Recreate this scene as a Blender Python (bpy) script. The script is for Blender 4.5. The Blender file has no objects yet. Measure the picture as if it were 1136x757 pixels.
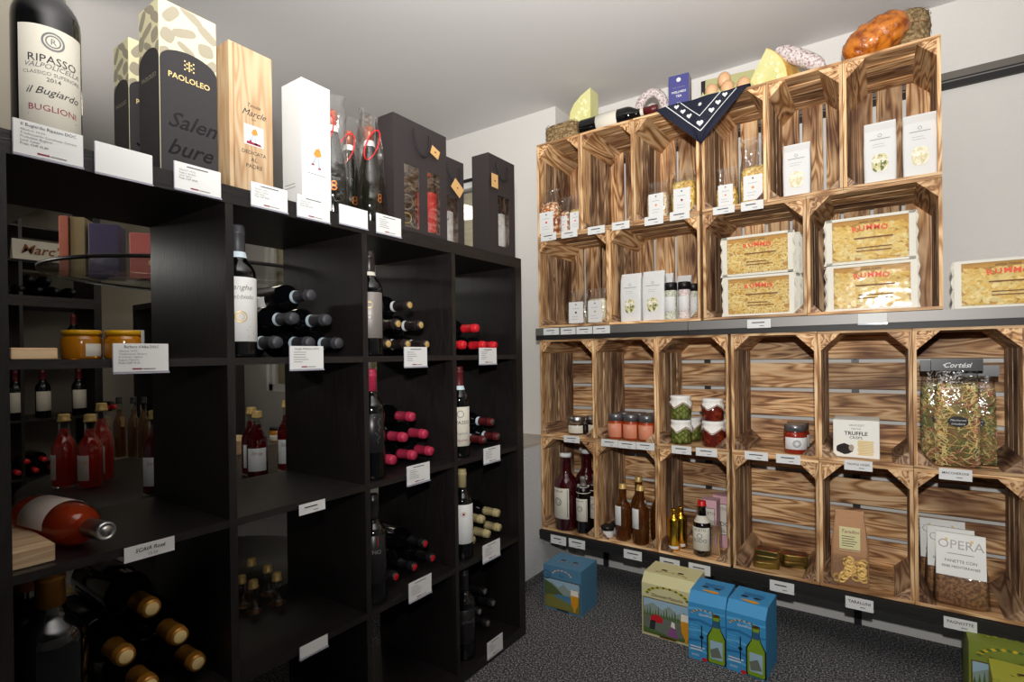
import bpy, math, random
from mathutils import Matrix, Vector
random.seed(7)
SC = bpy.context.scene
COL = SC.collection
# ------------------------------------------------------------------ camera
W, H = 1136, 757
F_PX, YAW, PITCH, ROLL = 595.445, .6072, -.0035, -.013
C0 = Vector((1.113, -1.6693, 1.043)); CX, CY = 568.0, 396.76
Fv = Vector((-math.sin(YAW)*math.cos(PITCH), math.cos(YAW)*math.cos(PITCH), math.sin(PITCH)))
Rv = Fv.cross(Vector((0, 0, 1))).normalized(); Uv = Rv.cross(Fv)
R2 = Rv*math.cos(ROLL)+Uv*math.sin(ROLL); U2 = -Rv*math.sin(ROLL)+Uv*math.cos(ROLL)
cd = bpy.data.cameras.new('camera'); cam = bpy.data.objects.new('camera', cd); COL.objects.link(cam)
m = Matrix((R2, U2, -Fv)).transposed().to_4x4(); m.translation = C0; cam.matrix_world = m
cd.sensor_width = 36; cd.lens = F_PX/W*36; cd.shift_y = (CY-378.5)/W; cd.clip_start = .02
SC.camera = cam
# ------------------------------------------------------------------ light
SC.view_settings.view_transform = 'Standard'; SC.view_settings.look = 'None'
SC.view_settings.gamma = 1; SC.view_settings.use_curve_mapping = False
SC.view_settings.exposure = 0.0
wd = bpy.data.worlds.new('world'); SC.world = wd; wd.use_nodes = True
wd.node_tree.nodes['Background'].inputs[0].default_value = (.9, .93, 1, 1)
wd.node_tree.nodes['Background'].inputs[1].default_value = .06
def lamp(name, kind, loc, target, power, size=.1, color=(1, 1, 1), **k):
    l = bpy.data.lights.new(name, kind); l.energy = power; l.color = color
    if kind == 'AREA': l.size = size; l.shape = 'DISK'
    else: l.shadow_soft_size = size
    for a, b in k.items(): setattr(l, a, b)
    o = bpy.data.objects.new(name, l); COL.objects.link(o); o.location = loc
    o.rotation_euler = (Vector(target)-Vector(loc)).to_track_quat('-Z', 'Y').to_euler()
    return o
lamp('camera_flash', 'SPOT', (1.14, -1.69, 1.27), (.80, .6, 2.15), 128, .022, (1, .985, .96), spot_size=math.radians(150), spot_blend=1.0)
lamp('flash_bounce', 'SPOT', (1.14, -1.72, 1.30), (.75, -1.15, 2.3), 240, .05, (1, .985, .96), spot_size=math.radians(122), spot_blend=1.0)
lamp('back_room_light', 'AREA', (-1.7, -.3, 2.2), (-1.7, -.1, 0), 3.0, .4, (1, .88, .68))

lamp('ceiling_fill', 'AREA', (-1.5, -1.6, 1.55), (-1.3, -1.1, 2.26), 9.0, .3, (1, .96, .9))  # added unseen fill, aimed up to brighten the far left ceiling
def ray(u, v): return Fv+R2*((u-CX)/F_PX)+U2*((CY-v)/F_PX)
def atX(u, v, x): d = ray(u, v); return C0+d*((x-C0.x)/d.x)
def atY(u, v, y): d = ray(u, v); return C0+d*((y-C0.y)/d.y)
def atZ(u, v, z): d = ray(u, v); return C0+d*((z-C0.z)/d.z)
def dep(p): return (Vector(p)-C0).dot(Fv)
# ------------------------------------------------------------------ materials
def lin(c):
    if isinstance(c, str): c = tuple(int(c[i:i+2], 16)/255 for i in (0, 2, 4))
    return tuple((x/12.92 if x <= .04045 else ((x+.055)/1.055)**2.4) for x in c)+(1,)
MC = {}
def mat(name, c='808080', rough=.5, metal=0, trans=0, coat=0, bump=None, noise=None, emit=0, alpha=1, ior=1.45):
    if name in MC: return MC[name]
    mt = bpy.data.materials.new(name); mt.use_nodes = True; MC[name] = mt
    nt = mt.node_tree; b = nt.nodes['Principled BSDF']
    b.inputs['Base Color'].default_value = lin(c); b.inputs['Roughness'].default_value = rough
    b.inputs['Metallic'].default_value = metal; b.inputs['Transmission Weight'].default_value = trans
    b.inputs['Coat Weight'].default_value = coat; b.inputs['Coat Roughness'].default_value = .05; b.inputs['IOR'].default_value = ior
    tc = nt.nodes.new('ShaderNodeTexCoord')
    if noise:   # (scale, colour2, lo, hi)
        n = nt.nodes.new('ShaderNodeTexNoise'); n.inputs['Scale'].default_value = noise[0]; n.inputs['Detail'].default_value = 4
        nt.links.new(tc.outputs['Object'], n.inputs['Vector'])
        r = nt.nodes.new('ShaderNodeValToRGB'); r.color_ramp.elements[0].position = noise[2]; r.color_ramp.elements[1].position = noise[3]
        r.color_ramp.elements[0].color = lin(c); r.color_ramp.elements[1].color = lin(noise[1])
        nt.links.new(n.outputs['Fac'], r.inputs[0]); nt.links.new(r.outputs[0], b.inputs['Base Color'])
    if bump:    # (scale, strength, distance)
        n = nt.nodes.new('ShaderNodeTexNoise'); n.inputs['Scale'].default_value = bump[0]; n.inputs['Detail'].default_value = 5
        nt.links.new(tc.outputs['Object'], n.inputs['Vector'])
        bp = nt.nodes.new('ShaderNodeBump'); bp.inputs['Strength'].default_value = bump[1]; bp.inputs['Distance'].default_value = bump[2]
        nt.links.new(n.outputs['Fac'], bp.inputs['Height']); nt.links.new(bp.outputs[0], b.inputs['Normal'])
    return mt
def wood(name, light, mid, dark, burn=.5, sc=1.0):
    mt = bpy.data.materials.new(name); mt.use_nodes = True; MC[name] = mt
    nt = mt.node_tree; N = nt.nodes.new; L = nt.links.new; b = nt.nodes['Principled BSDF']; b.inputs['Roughness'].default_value = .62
    at = N('ShaderNodeAttribute'); at.attribute_name = 'gc'
    mp = N('ShaderNodeMapping'); mp.inputs['Scale'].default_value = (1.3*sc, 12*sc, 12*sc); L(at.outputs['Vector'], mp.inputs[0])
    n1 = N('ShaderNodeTexNoise'); n1.inputs['Scale'].default_value = 1.3; n1.inputs['Detail'].default_value = 2; n1.inputs['Distortion'].default_value = .6; L(mp.outputs[0], n1.inputs['Vector'])
    # ring lines: a sine of the warped field, so that the rings close round knots
    m1 = N('ShaderNodeMath'); m1.operation = 'MULTIPLY'; m1.inputs[1].default_value = 64; L(n1.outputs['Fac'], m1.inputs[0])
    m2 = N('ShaderNodeMath'); m2.operation = 'SINE'; L(m1.outputs[0], m2.inputs[0])
    m3 = N('ShaderNodeMath'); m3.operation = 'MULTIPLY_ADD'; m3.inputs[1].default_value = .5; m3.inputs[2].default_value = .5; L(m2.outputs[0], m3.inputs[0])
    mp2 = N('ShaderNodeMapping'); mp2.inputs['Scale'].default_value = (3*sc, 55*sc, 55*sc); mp2.inputs['Location'].default_value = (3, 5, 1); L(at.outputs['Vector'], mp2.inputs[0])
    n2 = N('ShaderNodeTexNoise'); n2.inputs['Scale'].default_value = 1.0; n2.inputs['Detail'].default_value = 5; n2.inputs['Roughness'].default_value = .65; L(mp2.outputs[0], n2.inputs['Vector'])
    mx = N('ShaderNodeMix'); mx.data_type = 'FLOAT'; mx.inputs[0].default_value = .62; L(m3.outputs[0], mx.inputs[2]); L(n2.outputs['Fac'], mx.inputs[3])
    r = N('ShaderNodeValToRGB'); e = r.color_ramp.elements
    e[0].position = .22; e[0].color = lin(dark); e[1].position = .72; e[1].color = lin(light); q = e.new(.44); q.color = lin(mid); L(mx.outputs[0], r.inputs[0])
    mp3 = N('ShaderNodeMapping'); mp3.inputs['Scale'].default_value = (4, 9, 9); mp3.inputs['Location'].default_value = (9, 2, 4); L(at.outputs['Vector'], mp3.inputs[0])
    n3 = N('ShaderNodeTexNoise'); n3.inputs['Scale'].default_value = 1.0; n3.inputs['Detail'].default_value = 3; L(mp3.outputs[0], n3.inputs['Vector'])
    r3 = N('ShaderNodeValToRGB'); e = r3.color_ramp.elements; e[0].position = .62-burn*.3; e[0].color = (0, 0, 0, 1); e[1].position = .86-burn*.3; e[1].color = (1, 1, 1, 1); L(n3.outputs['Fac'], r3.inputs[0])
    m4 = N('ShaderNodeMath'); m4.operation = 'MULTIPLY'; m4.inputs[1].default_value = .85; L(r3.outputs[0], m4.inputs[0])
    m5 = N('ShaderNodeMix'); m5.data_type = 'RGBA'; m5.blend_type = 'MULTIPLY'; L(m4.outputs[0], m5.inputs[0]); L(r.outputs[0], m5.inputs[6]); m5.inputs[7].default_value = lin('7a5238')
    # each plank its own tone
    at2 = N('ShaderNodeAttribute'); at2.attribute_name = 'tone'
    m6 = N('ShaderNodeMix'); m6.data_type = 'RGBA'; m6.blend_type = 'MULTIPLY'; m6.inputs[0].default_value = 1; L(m5.outputs[2], m6.inputs[6]); L(at2.outputs['Fac'], m6.inputs[7])
    L(m6.outputs[2], b.inputs['Base Color'])
    bp = N('ShaderNodeBump'); bp.inputs['Strength'].default_value = .3; bp.inputs['Distance'].default_value = .001; L(mx.outputs[0], bp.inputs['Height']); L(bp.outputs[0], b.inputs['Normal'])
    return mt
def voro(name, cols, scale, rough=.6, bump=.5, coat=0, stretch=(1, 1, 1)):
    mt = bpy.data.materials.new(name); mt.use_nodes = True; MC[name] = mt
    nt = mt.node_tree; N = nt.nodes.new; L = nt.links.new; b = nt.nodes['Principled BSDF']; b.inputs['Roughness'].default_value = rough; b.inputs['Coat Weight'].default_value = coat
    tc = N('ShaderNodeTexCoord'); mp = N('ShaderNodeMapping'); mp.inputs['Scale'].default_value = stretch; L(tc.outputs['Object'], mp.inputs[0])
    v = N('ShaderNodeTexVoronoi'); v.inputs['Scale'].default_value = scale; L(mp.outputs[0], v.inputs['Vector'])
    r = N('ShaderNodeValToRGB'); r.color_ramp.interpolation = 'CONSTANT'; e = r.color_ramp.elements
    e[0].position = 0; e[0].color = lin(cols[0]); e[1].position = 1/len(cols); e[1].color = lin(cols[1])
    for i, c in enumerate(cols[2:]): q = e.new((i+2)/len(cols)); q.color = lin(c)
    s = N('ShaderNodeSeparateColor'); L(v.outputs['Color'], s.inputs[0]); L(s.outputs[0], r.inputs[0]); L(r.outputs[0], b.inputs['Base Color'])
    bp = N('ShaderNodeBump'); bp.invert = True; bp.inputs['Strength'].default_value = bump; bp.inputs['Distance'].default_value = .004; L(v.outputs['Distance'], bp.inputs['Height']); L(bp.outputs[0], b.inputs['Normal'])
    return mt
def film(name, tint='ffffff', fac=.10, rough=.08, bump=60):
    mt = bpy.data.materials.new(name); mt.use_nodes = True; MC[name] = mt
    nt = mt.node_tree; N = nt.nodes.new; L = nt.links.new; out = nt.nodes['Material Output']; nt.nodes.remove(nt.nodes['Principled BSDF'])
    t = N('ShaderNodeBsdfTransparent'); t.inputs[0].default_value = lin(tint); g = N('ShaderNodeBsdfGlossy'); g.inputs['Roughness'].default_value = rough
    tc = N('ShaderNodeTexCoord'); n = N('ShaderNodeTexNoise'); n.inputs['Scale'].default_value = bump; n.inputs['Detail'].default_value = 2; L(tc.outputs['Object'], n.inputs['Vector'])
    bp = N('ShaderNodeBump'); bp.inputs['Strength'].default_value = .6 if bump > 1 else 0; bp.inputs['Distance'].default_value = .006; L(n.outputs['Fac'], bp.inputs['Height']); L(bp.outputs[0], g.inputs['Normal'])
    f = N('ShaderNodeLayerWeight'); f.inputs[0].default_value = .35
    ma = N('ShaderNodeMath'); ma.operation = 'MULTIPLY_ADD'; ma.inputs[1].default_value = .4; ma.inputs[2].default_value = fac; ma.use_clamp = True; L(f.outputs['Fresnel'], ma.inputs[0])
    x = N('ShaderNodeMixShader'); L(ma.outputs[0], x.inputs[0]); L(t.outputs[0], x.inputs[1]); L(g.outputs[0], x.inputs[2]); L(x.outputs[0], out.inputs[0])
    return mt
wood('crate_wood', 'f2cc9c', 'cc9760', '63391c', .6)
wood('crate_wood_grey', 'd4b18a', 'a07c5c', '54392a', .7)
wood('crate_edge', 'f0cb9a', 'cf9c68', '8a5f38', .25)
wood('black_board', '231f1e', '1d1918', '161313', .1, 2.0)
wood('pine', 'd9bd98', 'cfae86', 'b98f66', .1)
MC['black_board'].node_tree.nodes['Principled BSDF'].inputs['Roughness'].default_value = .38
film('cellophane'); film('clear_wrap', 'ffffff', .05, .12, 25)
film('flat_film', 'ffffff', .025, .10, 14); film('window_glass', 'ffffff', .02, .0, 0); film('thin_glass', 'f7faf8', .04, .0, 0)
mat('ceiling_paint', 'd3d0ce', .9, bump=(180, .15, .002)); mat('wall_paint', 'dcd9d4', .9, bump=(220, .35, .003))
mat('rough_plaster', 'dadada', .95, bump=(160, 1, .008)); mat('beige_wall', 'a8a192', .9); mat('sill_stone', 'b5aca1', .45)
mat('black', '0d0d0e', .45); mat('black_gloss', '0a0a0b', .12, coat=.3); mat('black_satin', '1c1b1c', .3)
mat('paper', 'dcdcda', .6); mat('label_cream', 'd6d1c2', .7); mat('ink', '2a2a2e', .7); mat('grey_ink', '77777a', .8); mat('claret_ink', '8a2440', .7)
mat('gold', 'c9963c', .28, metal=1); mat('copper', 'a5624a', .38, metal=.4); mat('gold_soft', 'cfae6a', .4, metal=.3); mat('silver', 'b9b9ba', .3, metal=1)
mat('steel_rail', '807d7a', .5, metal=.7); mat('dark_rail', '282726', .5, metal=.3); mat('wall_rail_grey', '6f6a63', .5, metal=.4); mat('upright', '3a3a3c', .4, metal=.5)
mat('wine_glass', '07080a', .06, coat=.4); mat('wine_glass_green', '10150d', .08, coat=.4)
mat('gold_print', 'd9bf83', .5); mat('kraft', 'c49a63', .8); mat('bag_black', '2e2828', .55, bump=(500, .2, .001)); mat('rope', '1b191a', .8)
mat('red_cord', 'e01c26', .5); mat('white', 'dcdcda', .6); mat('holder', 'c8c8d6', .1, trans=.4)
# ------------------------------------------------------------------ text
TX = {}
def rawtext(s, shear=0, bold=0):
    k = (s, shear, bold)
    if k not in TX:
        c = bpy.data.curves.new('t', 'FONT'); c.body = s; c.size = 1; c.align_x = 'CENTER'; c.shear = shear; c.offset = bold; c.resolution_u = 2
        o = bpy.data.objects.new('t', c); COL.objects.link(o); bpy.context.view_layer.update()
        me = bpy.data.meshes.new_from_object(o.evaluated_get(bpy.context.evaluated_depsgraph_get()))
        TX[k] = ([v.co.copy() for v in me.vertices], [tuple(p.vertices) for p in me.polygons])
        bpy.data.objects.remove(o); bpy.data.meshes.remove(me); bpy.data.curves.remove(c)
    return TX[k]
# ------------------------------------------------------------------ mesh builder
class MB:
    def __init__(s): s.v = []; s.f = []; s.mi = []; s.mats = []; s.gc = []; s.tone = []; s.sm = []; s.M = Matrix()
    def m(s, name):
        if name not in s.mats: s.mats.append(name)
        return s.mats.index(name)
    def add(s, vs, fs, mt, smooth=False, gc=None, tone=1.0):
        n = len(s.v); M = s.M
        s.v += [M @ Vector(v) for v in vs]; s.gc += gc or [tuple(v) for v in vs]; s.tone += [tone]*len(vs)
        i = s.m(mt); s.f += [tuple(n+j for j in f) for f in fs]; s.mi += [i]*len(fs); s.sm += [smooth]*len(fs); return s
    def box(s, x0, x1, y0, y1, z0, z1, mt, grain=None, b=0):
        if b:
            return s.bbox(x0, x1, y0, y1, z0, z1, mt, b)
        vs = [(x, y, z) for z in (z0, z1) for y in (y0, y1) for x in (x0, x1)]
        fs = [(0, 2, 3, 1), (4, 5, 7, 6), (0, 1, 5, 4), (2, 6, 7, 3), (0, 4, 6, 2), (1, 3, 7, 5)]
        gc = None; tone = 1.0
        if grain is not None:
            o = (random.uniform(0, 50), random.uniform(0, 50), random.uniform(0, 50)); p = {0: (0, 1, 2), 1: (1, 0, 2), 2: (2, 0, 1)}[grain]
            gc = [(v[p[0]]+o[0], v[p[1]]+o[1], v[p[2]]+o[2]) for v in vs]; tone = random.uniform(.66, 1.16)
        return s.add(vs, fs, mt, False, gc, tone)
    def bbox(s, x0, x1, y0, y1, z0, z1, mt, b):   # box with bevelled vertical and top edges
        ring = lambda i, z: [(x0+i+b, y0+i, z), (x1-i-b, y0+i, z), (x1-i, y0+i+b, z), (x1-i, y1-i-b, z), (x1-i-b, y1-i, z), (x0+i+b, y1-i, z), (x0+i, y1-i-b, z), (x0+i, y0+i+b, z)]
        vs = ring(b, z0)+ring(0, z0+b)+ring(0, z1-b)+ring(b, z1); fs = [tuple(range(7, -1, -1)), tuple(range(24, 32))]
        for k in range(3):
            for j in range(8): fs.append((k*8+j, k*8+(j+1) % 8, k*8+8+(j+1) % 8, k*8+8+j))
        return s.add(vs, fs, mt)
    def lathe(s, prof, mt, seg=24, ang=None, smooth=True, c=(0, 0, 0)):
        full = ang is None; a0, a1 = ang or (0, 2*math.pi); n = seg if full else seg+1; vs = []
        for r, z in prof:
            for i in range(n):
                a = a0+(a1-a0)*i/seg; vs.append((c[0]+r*math.cos(a), c[1]+r*math.sin(a), c[2]+z))
        fs = []
        for k in range(len(prof)-1):
            for i in range(seg if full else seg):
                j = (i+1) % n if full else i+1
                fs.append((k*n+i, k*n+j, (k+1)*n+j, (k+1)*n+i))
        return s.add(vs, fs, mt, smooth)
    def prism(s, poly, axis, a, b, mt, grain=None, smooth=False):   # poly in the two other axes
        def P(p, t): return {0: (t, p[0], p[1]), 1: (p[0], t, p[1]), 2: (p[0], p[1], t)}[axis]
        n = len(poly); vs = [P(p, a) for p in poly]+[P(p, b) for p in poly]
        fs = [tuple(range(n)), tuple(range(2*n-1, n-1, -1))]+[(i, i+n, (i+1) % n+n, (i+1) % n) for i in range(n)]
        gc = None; tone = 1
        if grain is not None:
            o = (random.uniform(0, 50), random.uniform(0, 50), random.uniform(0, 50)); p = {0: (0, 1, 2), 1: (1, 0, 2), 2: (2, 0, 1)}[grain]
            gc = [(v[p[0]]+o[0], v[p[1]]+o[1], v[p[2]]+o[2]) for v in vs]; tone = random.uniform(.8, 1.08)
        return s.add(vs, fs, mt, smooth, gc, tone)
    def tube(s, pts, r, mt, seg=8, flat=1.0, caps=True):
        pts = [Vector(p) for p in pts]; vs = []; n = len(pts); up = Vector((0, 0, 1))
        for i, p in enumerate(pts):
            t = (pts[min(i+1, n-1)]-pts[max(i-1, 0)]).normalized(); a = t.cross(up)
            if a.length < .05: a = t.cross(Vector((0, 1, 0)))
            a.normalize(); bb = t.cross(a); rr = r[i] if isinstance(r, (list, tuple)) else r
            for k in range(seg): q = 2*math.pi*k/seg; vs.append(p+a*rr*math.cos(q)+bb*rr*flat*math.sin(q))
        fs = [(i*seg+k, i*seg+(k+1) % seg, (i+1)*seg+(k+1) % seg, (i+1)*seg+k) for i in range(n-1) for k in range(seg)]
        if caps: fs += [tuple(range(seg)), tuple(range(n*seg-1, (n-1)*seg-1, -1))]
        return s.add(vs, fs, mt, seg > 4)
    def ball(s, c, r, mt, seg=10, sc=(1, 1, 1)):
        vs = []; n = seg//2
        for i in range(n+1):
            t = math.pi*i/n
            for k in range(seg): q = 2*math.pi*k/seg; vs.append((c[0]+r*sc[0]*math.sin(t)*math.cos(q), c[1]+r*sc[1]*math.sin(t)*math.sin(q), c[2]-r*sc[2]*math.cos(t)))
        return s.add(vs, [(i*seg+k, i*seg+(k+1) % seg, (i+1)*seg+(k+1) % seg, (i+1)*seg+k) for i in range(n) for k in range(seg)], mt, True)
    def text(s, t, size, fn, mt, shear=0, bold=0, wmax=None):   # fn maps (x, y) of the text plane to a point
        vs, fs = rawtext(t, shear, bold); k = 1
        if wmax and vs:
            w = (max(v.x for v in vs)-min(v.x for v in vs))*size; k = min(1, wmax/w)
        return s.add([fn(v.x*size*k, v.y*size*k) for v in vs], fs, mt)
    def poly(s, pts, fn, mt): return s.add([fn(*p) for p in pts], [tuple(range(len(pts)))], mt)
    def lines(s, fn, x0, x1, y, rows, dy, h, mt, rag=.35):
        for i in range(rows):
            b = x1-(x1-x0)*random.uniform(0, rag); yy = y-i*dy
            s.poly([(x0, yy), (b, yy), (b, yy+h), (x0, yy+h)], fn, mt)
        return s
    def build(s, name, parent=None):
        me = bpy.data.meshes.new(name); me.from_pydata([tuple(v) for v in s.v], [], s.f)
        for n in s.mats: me.materials.append(MC[n])
        me.polygons.foreach_set('material_index', s.mi); me.polygons.foreach_set('use_smooth', s.sm)
        if any(n in WOODS for n in s.mats):
            a = me.attributes.new('gc', 'FLOAT_VECTOR', 'POINT'); a.data.foreach_set('vector', [q for g in s.gc for q in g])
            a = me.attributes.new('tone', 'FLOAT', 'POINT'); a.data.foreach_set('value', s.tone)
        me.update(); o = bpy.data.objects.new(name, me); COL.objects.link(o)
        if parent:
            o.parent = parent
            host = {'lettering': ('label', 'header_card', 'carton_body', 'box_body', 'paper_bag', 'border', 'sign_board'), 'front_print': ('carton_body',), 'side_print': ('carton_body',), 'top_print': ('carton_body',), 'swing_wire': ('cap', 'capsule'), 'binding': ('bale_body',), 'loose_straw': ('bale_body',), 'holes': ('cheese_body',), 'printed_pattern': ('hanging_cloth',), 'window_film': ('front_panel', 'border'), 'emblem': ('carton_body',), 'lid_print': ('can',)}.get(name, ())
            sib = {c.name.split('.')[0]: c for c in parent.children if c is not o}
            for k in host:
                if k in sib: o.parent = sib[k]; break
        return o
WOODS = {'crate_wood', 'crate_wood_grey', 'crate_edge', 'black_board', 'pine'}
def tag(o, label=None, cat=None, group=None, kind=None):
    if label: o['label'] = label
    if cat: o['category'] = cat
    if group: o['group'] = group
    if kind: o['kind'] = kind
    return o
def thing(name, label, cat, loc, rz=0, group=None, mtx=None):
    o = bpy.data.objects.new(name, None); COL.objects.link(o); o.empty_display_size = .02
    if mtx is not None: o.matrix_world = mtx
    else: o.location = loc; o.rotation_euler = (0, 0, rz)
    return tag(o, label, cat, group)
def kids(o): return [c for c in bpy.data.objects if c.parent == o]
def dup(root, label, loc=None, rz=None, group=None, mtx=None, scale=None):
    r = root.copy(); COL.objects.link(r); r['label'] = label
    if mtx is not None: r.matrix_world = mtx
    else:
        if loc is not None: r.location = loc
        if rz is not None: r.rotation_euler = (0, 0, rz)
    if scale: r.scale = scale
    if group: r['group'] = group
    for ch in kids(root):
        c = ch.copy(); COL.objects.link(c); c.parent = r
        for g in kids(ch):
            d = g.copy(); COL.objects.link(d); d.parent = c
    return r
def struct(name, mb): return tag(mb.build(name), kind='structure')
E90 = math.pi/2
# ------------------------------------------------------------------ room shell
ZC = 2.258; XL = -.197; YB = .615; YW = .758; XF = -3.35
def carpet():
    mt = bpy.data.materials.new('carpet'); mt.use_nodes = True; MC['carpet'] = mt; nt = mt.node_tree; N = nt.nodes.new; L = nt.links.new; b = nt.nodes['Principled BSDF']; b.inputs['Roughness'].default_value = 1
    tc = N('ShaderNodeTexCoord'); n = N('ShaderNodeTexNoise'); n.inputs['Scale'].default_value = 170; n.inputs['Detail'].default_value = 3; L(tc.outputs['Object'], n.inputs['Vector'])
    r = N('ShaderNodeValToRGB'); e = r.color_ramp.elements; e[0].position = .38; e[0].color = lin('232428'); e[1].position = .66; e[1].color = lin('a3a09d'); q = e.new(.5); q.color = lin('46464a'); L(n.outputs['Fac'], r.inputs[0]); L(r.outputs[0], b.inputs['Base Color'])
    bp = N('ShaderNodeBump'); bp.inputs['Strength'].default_value = .8; bp.inputs['Distance'].default_value = .004; L(n.outputs['Fac'], bp.inputs['Height']); L(bp.outputs[0], b.inputs['Normal'])
carpet()
struct('floor', MB().box(XF-.1, 3.2, -4.2, .9, -.05, 0, 'carpet'))
struct('ceiling', MB().box(XF-.1, 3.2, -4.2, .9, ZC, ZC+.05, 'ceiling_paint'))
struct('wall_right', MB().box(XL, 3.2, YW, YW+.1, 0, ZC, 'wall_paint'))
wb = MB(); wx0, wx1, wz0, wz1 = -2.75, -.66, .8, 2.0
wb.box(XF, wx0, YB, YB+.2, 0, ZC, 'wall_paint'); wb.box(wx1, XL, YB, YB+.2, 0, ZC, 'wall_paint'); wb.box(wx0, wx1, YB, YB+.2, 0, wz0, 'wall_paint'); wb.box(wx0, wx1, YB, YB+.2, wz1, ZC, 'wall_paint')
struct('wall_back', wb)
struct('wall_left', MB().box(XF-.1, XF, -4.2, .9, 0, ZC, 'beige_wall'))
struct('wall_far_right', MB().box(3.1, 3.2, -4.2, .9, 0, ZC, 'wall_paint'))
struct('trim_1', MB().box(-.9, XL-.001, .26, YB, 0, .632, 'rough_plaster').box(-.9, XL-.001, .252, .26, 0, .06, 'carpet').box(XL-.001, XL+.004, .252, YB, 0, .045, 'carpet').box(-.9, XL+.002, .255, YB, .632, .645, 'sill_stone'))
struct('trim_2', MB().box(-1.2, -.5, -2.1, -1.212, 1.45, ZC, 'beige_wall'))
mat('blind_cream', 'efe6c6', .7); mat('frame_white', 'e6e6e4', .5)
wn = MB(); wn.box(wx0, wx1, YB+.02, YB+.06, wz0, wz0+.05, 'frame_white').box(wx0, wx1, YB+.02, YB+.06, wz1-.03, wz1, 'frame_white').box(wx0, wx0+.05, YB+.02, YB+.06, wz0, wz1, 'frame_white').box(wx1-.06, wx1, YB+.02, YB+.06, wz0, wz1, 'frame_white').box(-1.7, -1.64, YB+.02, YB+.06, wz0, wz1, 'frame_white').box(wx0, wx1, YB-.004, YB, wz1-.005, wz1+.012, 'black')
w1 = struct('window_1', wn)
gl = MB().box(wx0+.05, wx1-.06, YB+.04, YB+.044, wz0+.05, wz1-.03, 'window_glass').build('window_pane', w1)
bl = MB()
for i in range(34):
    z = wz0+.02+i*.034; bl.prism([(YB+.10, z), (YB+.112, z), (YB+.118, z+.03), (YB+.106, z+.034)], 0, wx0, wx1, 'blind_cream')
bl.build('shutter', w1)
# ------------------------------------------------------------------ black shelving
ZS = .955
def colx(k): return -1.431+k*.3355+(k-1)*.0162     # left face of divider k
def rowz(k): return (1.431-k*.3355-(k-1)*.0162)*ZS  # top face of board k
SD = -.355; ST = 1.47*ZS
def shelving(label, loc, rz, ncol=4, w=1.47, rows=None, depth=.355):
    t = thing('shelving_unit', label, 'shelf', loc, rz)
    O = .039; n = ncol; c = (w-2*O-(n-1)*.0162)/n; tp = O*ZS
    def bd(name, *a, g): MB().box(*a, 'black_board', grain=g).build(name, t)
    # local: x along the front from 0 to -w, depth to +y, front at y=0
    bd('top_panel', -w, 0, 0, depth, ST-tp, ST, g=0); bd('bottom_panel', -w, 0, 0, depth, 0, tp, g=0)
    bd('side_panel', -w, -w+O, 0, depth, tp, ST-tp, g=2); bd('side_panel', -O, 0, 0, depth, tp, ST-tp, g=2)
    for k in range(1, n):
        x = -w+O+k*c+(k-1)*.0162; bd('divider', x, x+.0162, .001, depth, tp, ST-tp, g=2)
    for k in range(n):
        x = -w+O+k*(c+.0162)
        for r in range(1, 4): bd('shelf_board', x, x+c, .002, depth-.002, rowz(r)-.0155, rowz(r), g=0)
    return t
# rotation: local -y (front) faces world +x ; local x runs along world y
shelving('black-brown open cube shelving unit full of lying wine bottles, left foreground', (0, 0, 0), E90)
# ------------------------------------------------------------------ crates
def crate(x0, x1, z0, z1, label, vback, group, y0=.43, d=.30):
    t = thing('wooden_crate', label, 'crate', ((x0+x1)/2, y0, z0), 0, group); w = x1-x0-.0015; h = z1-z0; hw = w/2; th = .0095
    gs = [(0, .065), (.078, .143), (.156, .221), (.234, d)]
    for nm, za in (('bottom_panel', 0), ('top_panel', h-th)):
        b = MB()
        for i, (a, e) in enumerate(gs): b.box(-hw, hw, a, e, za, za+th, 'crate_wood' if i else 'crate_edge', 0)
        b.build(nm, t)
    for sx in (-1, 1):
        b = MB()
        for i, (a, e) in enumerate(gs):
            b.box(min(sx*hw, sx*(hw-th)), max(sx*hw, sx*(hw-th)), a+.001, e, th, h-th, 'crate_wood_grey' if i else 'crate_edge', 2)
        b.build('side_panel', t)
    b = MB()
    if vback:
        n = max(3, round(w/.088)); g = .011; s = (w-(n-1)*g)/n
        for i in range(n): b.box(-hw+i*(s+g), -hw+i*(s+g)+s, d, d+th, .002, h-.002, 'crate_wood', 2)
    else:
        n = 4; g = .016; s = (h-(n-1)*g)/n
        for i in range(n): b.box(-hw, hw, d, d+th, i*(s+g), i*(s+g)+s, 'crate_wood', 0)
    b.build('back_panel', t)
    for sx in (-1, 1):
        for top in (0, 1):
            if not top and sx == 1 and x1 in (1.262, .029): continue
            L = random.uniform(.050, .060) if top else (.033 if vback else .044); X = sx*(hw-th); Z = (h-th) if top else th; sz = -1 if top else 1
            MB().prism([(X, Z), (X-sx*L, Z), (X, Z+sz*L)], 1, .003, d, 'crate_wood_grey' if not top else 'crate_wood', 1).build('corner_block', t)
    return t
AX = [-.193, .029, .272, .536]; AR = [.546, .772, 1.005, 1.262]; BX = [-.193, .157, .536]; BR = [.546, .895, 1.262]
LX = [-.19, .085, .3585, .634]; LR = [.643, .924, 1.184, 1.448]
ZA, ZB, ZCc, ZD = 1.5795, 1.168, .6735, .244
names = {'A': 'top row', 'B': 'second row', 'C': 'third row', 'D': 'bottom row'}
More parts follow.
